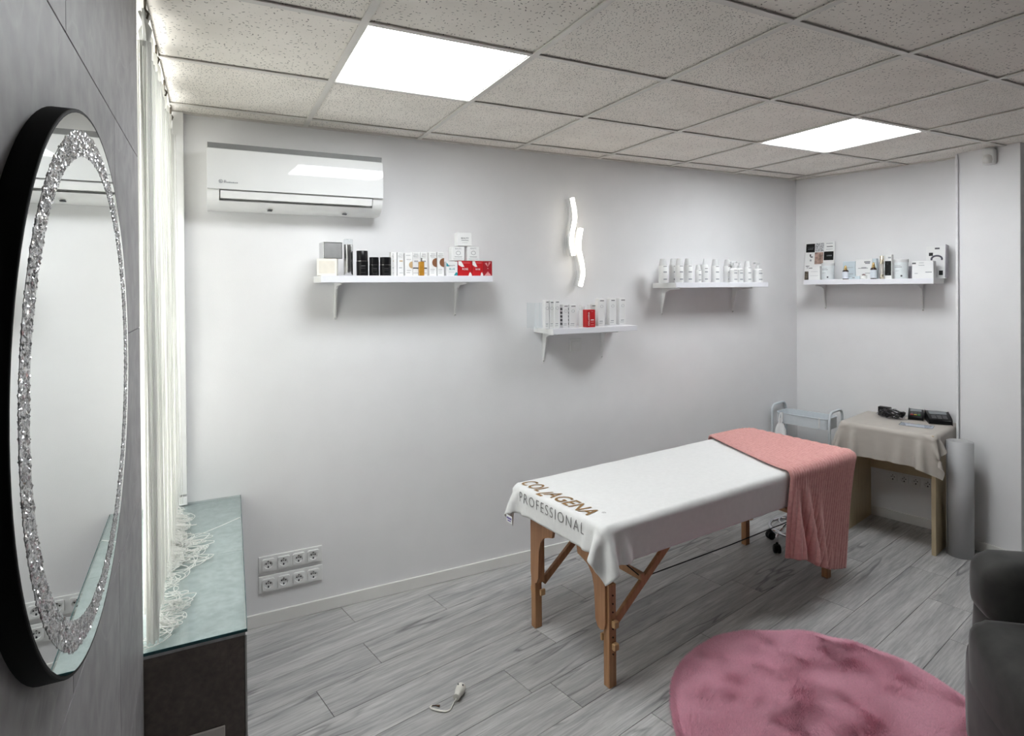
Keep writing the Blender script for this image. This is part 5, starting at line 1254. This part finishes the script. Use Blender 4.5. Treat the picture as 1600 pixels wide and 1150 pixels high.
for y in ys:
    w = 0.008 * math.sin(y * 40); zt_ = header_z(y) + 0.03
    vs += [(w - 0.0015, y, zt_ - 0.665), (w + 0.0015, y, zt_ - 0.665), (w + 0.0015, y, zt_ - 0.105 - 0.665), (w - 0.0015, y, zt_ - 0.105 - 0.665)]
fs = [(i * 4 + a_, i * 4 + (a_ + 1) % 4, (i + 1) * 4 + (a_ + 1) % 4, (i + 1) * 4 + a_) for i in range(59) for a_ in range(4)]
m.add(vs, fs).build('header_tape', HDRM, t, smooth=True)
HOOK = mat('dark_steel_hook', (0.18, 0.16, 0.13), 0.3, 0.9)
for y in (-1.25, -0.88, -0.5, -0.1):
    z = header_z(y) + 0.02 - 0.665
    MB().tube([(0.004, y, H - 0.665), (0.004, y, z + 0.01), (0.012, y + 0.004, z), (0.008, y + 0.01, z - 0.012), (-0.004, y + 0.006, z - 0.008)], 0.0035, 7).build('hook', HOOK, t, smooth=True)
# gathered knot of the tape at the end by the grey wall
g = MB()
for k in range(5):
    g.tube([(0.0 + 0.006 * k - 0.01, -1.252 + 0.004 * k, 2.455 - 0.665), (0.012 - 0.005 * k, -1.24 + 0.006 * k, 2.41 - 0.665), (0.006 * math.sin(k), -1.23 + 0.008 * k, 2.34 - 0.665)], [0.004, 0.009, 0.006], 7)
g.build('gathered_tape', MATS['white_header_tape'], t, smooth=True)
S = MB()
NSTR = 560
for i in range(NSTR):
    y = CY0 + (CY1 - CY0) * (i + random.random()) / NSTR
    if i < 40: y = CY0 + 0.005 + 0.05 * random.random()          # a thick bundle at the wall end
    x = 0.008 * math.sin(y * 40) + random.gauss(0, 0.006)
    z0 = header_z(y) - 0.06 - 0.665
    zb_ = 0.004 if i < 40 else random.uniform(0.0, 0.05)
    d1, d2 = random.gauss(0, 0.006), random.gauss(0, 0.006)
    pts = [(x, y, z0), (x + d1 * 0.5, y + d2, z0 * 0.6), (x + d1, y + d2 * 1.5 + random.gauss(0, 0.004), z0 * 0.25), (x + d1 * 1.2, y + d2 * 1.5, max(zb_, 0.003))]
    S.tube(pts, random.uniform(0.0015, 0.0025), 4)
tag(S.build('strings', STRM, t, fix=False), kind='stuff')
# loose ends lying in loops on the glass
E_ = MB()
def curl(y, length, spread, zmax):
    # a loose end wandering over the glass: heads out, then turns back on itself
    n = 22; st = length / n; h = random.uniform(-0.9, 0.9); tr_ = random.choice((-1, 1)) * random.uniform(0.12, 0.34); x = random.uniform(-0.005, 0.012); P = []
    z = random.uniform(0.002, zmax)
    for k in range(n):
        P.append((x, y, max(0.002, z * (1 - k / n) + 0.0015 * random.random())))
        h += tr_ * (0.5 + random.random()) * (1.0 if k > n * 0.35 else 0.25); x += math.cos(h) * st; y += math.sin(h) * st
        h += (0.9 if tr_ > 0 else -0.9) if (x > spread or x < -0.01) else 0
    E_.tube(P, 0.0015, 5)
for k in range(300):
    y = random.triangular(-0.98, -0.10, -0.48); curl(y, random.uniform(0.06, 0.20), abs(random.gauss(0.045, 0.03)), 0.06)
for k in range(36): curl(random.uniform(-1.20, -1.0), random.uniform(0.08, 0.26), random.uniform(0.04, 0.11), 0.03)
for k in range(22): curl(random.uniform(-0.72, -0.5), random.uniform(0.25, 0.36), random.uniform(0.1, 0.165), 0.01)
E_.tube([(0.03, -0.52, 0.004), (0.10, -0.46, 0.003), (0.18, -0.40, 0.003), (0.262, -0.33, 0.003), (0.272, -0.325, -0.01)], 0.0014, 5)
tag(E_.build('loose_ends', STRM, t, fix=False), kind='stuff')

# ================================================================== LAMP HOLDER LEFT ON THE FLOOR
pp = atZ(722, 1072, 0.02); q0 = atZ(713, 1090, 0.02)
dv = np.array([pp[0] - q0[0], pp[1] - q0[1]]); ang = math.atan2(dv[1], dv[0])
t = thing('cable_connector', 'white lamp holder with a short cut wire lying on the floor', 'cable connector', (q0[0], q0[1], 0))
Mc = Matrix.Translation((0, 0, 0.0205)) @ Matrix.Rotation(ang, 4, 'Z') @ Matrix.Rotation(R(90), 4, 'Y')
MB().lathe([(0.010, 0.0), (0.0135, 0.001), (0.014, 0.022), (0.0175, 0.032), (0.019, 0.036), (0.020, 0.062), (0.0185, 0.066), (0.013, 0.067)], 24, Mc).build('holder', mat('ivory_plastic', (0.78, 0.76, 0.70), 0.35), t, smooth='auto')
for sgn in (-1, 1):
    MB().lathe([(0.003, 0), (0.003, 0.0206)], 8, Mc @ Matrix.Translation((-0.0, sgn * 0.010, 0.052)) @ Matrix.Rotation(R(-90), 4, 'Y')).build('screw_hole', INK, t)
W_ = [(q0[0], q0[1], 0.016)] + [tuple(atZ(*p, 0.004)) for p in ((708, 1100), (704, 1109), (696, 1112), (684, 1110), (674, 1107), (671.5, 1104), (675, 1102.5))]
W_ = [(p[0] - q0[0], p[1] - q0[1], p[2]) for p in W_]
u = np.linspace(0, len(W_) - 1, 40); Wp = np.stack([np.interp(u, range(len(W_)), [p[k] for p in W_]) for k in range(3)], -1)
for _ in range(3): Wp[1:-1] = (Wp[:-2] + 2 * Wp[1:-1] + Wp[2:]) / 4
for off in (-0.0022, 0.0022):
    MB().tube(Wp + np.array([off * 0.7, off * 0.7, 0.0]), 0.0024, 6).build('wire', MATS['ivory_plastic'], t, smooth=True)
e_ = [tuple(atZ(*p, 0.004)) for p in ((675, 1102.5), (681, 1102.2), (687, 1103))]
MB().tube([(p[0] - q0[0], p[1] - q0[1], 0.004) for p in e_], [0.0018, 0.002, 0.004], 6).build('bare_end', mat('brown_wire_end', (0.10, 0.05, 0.03), 0.5), t)
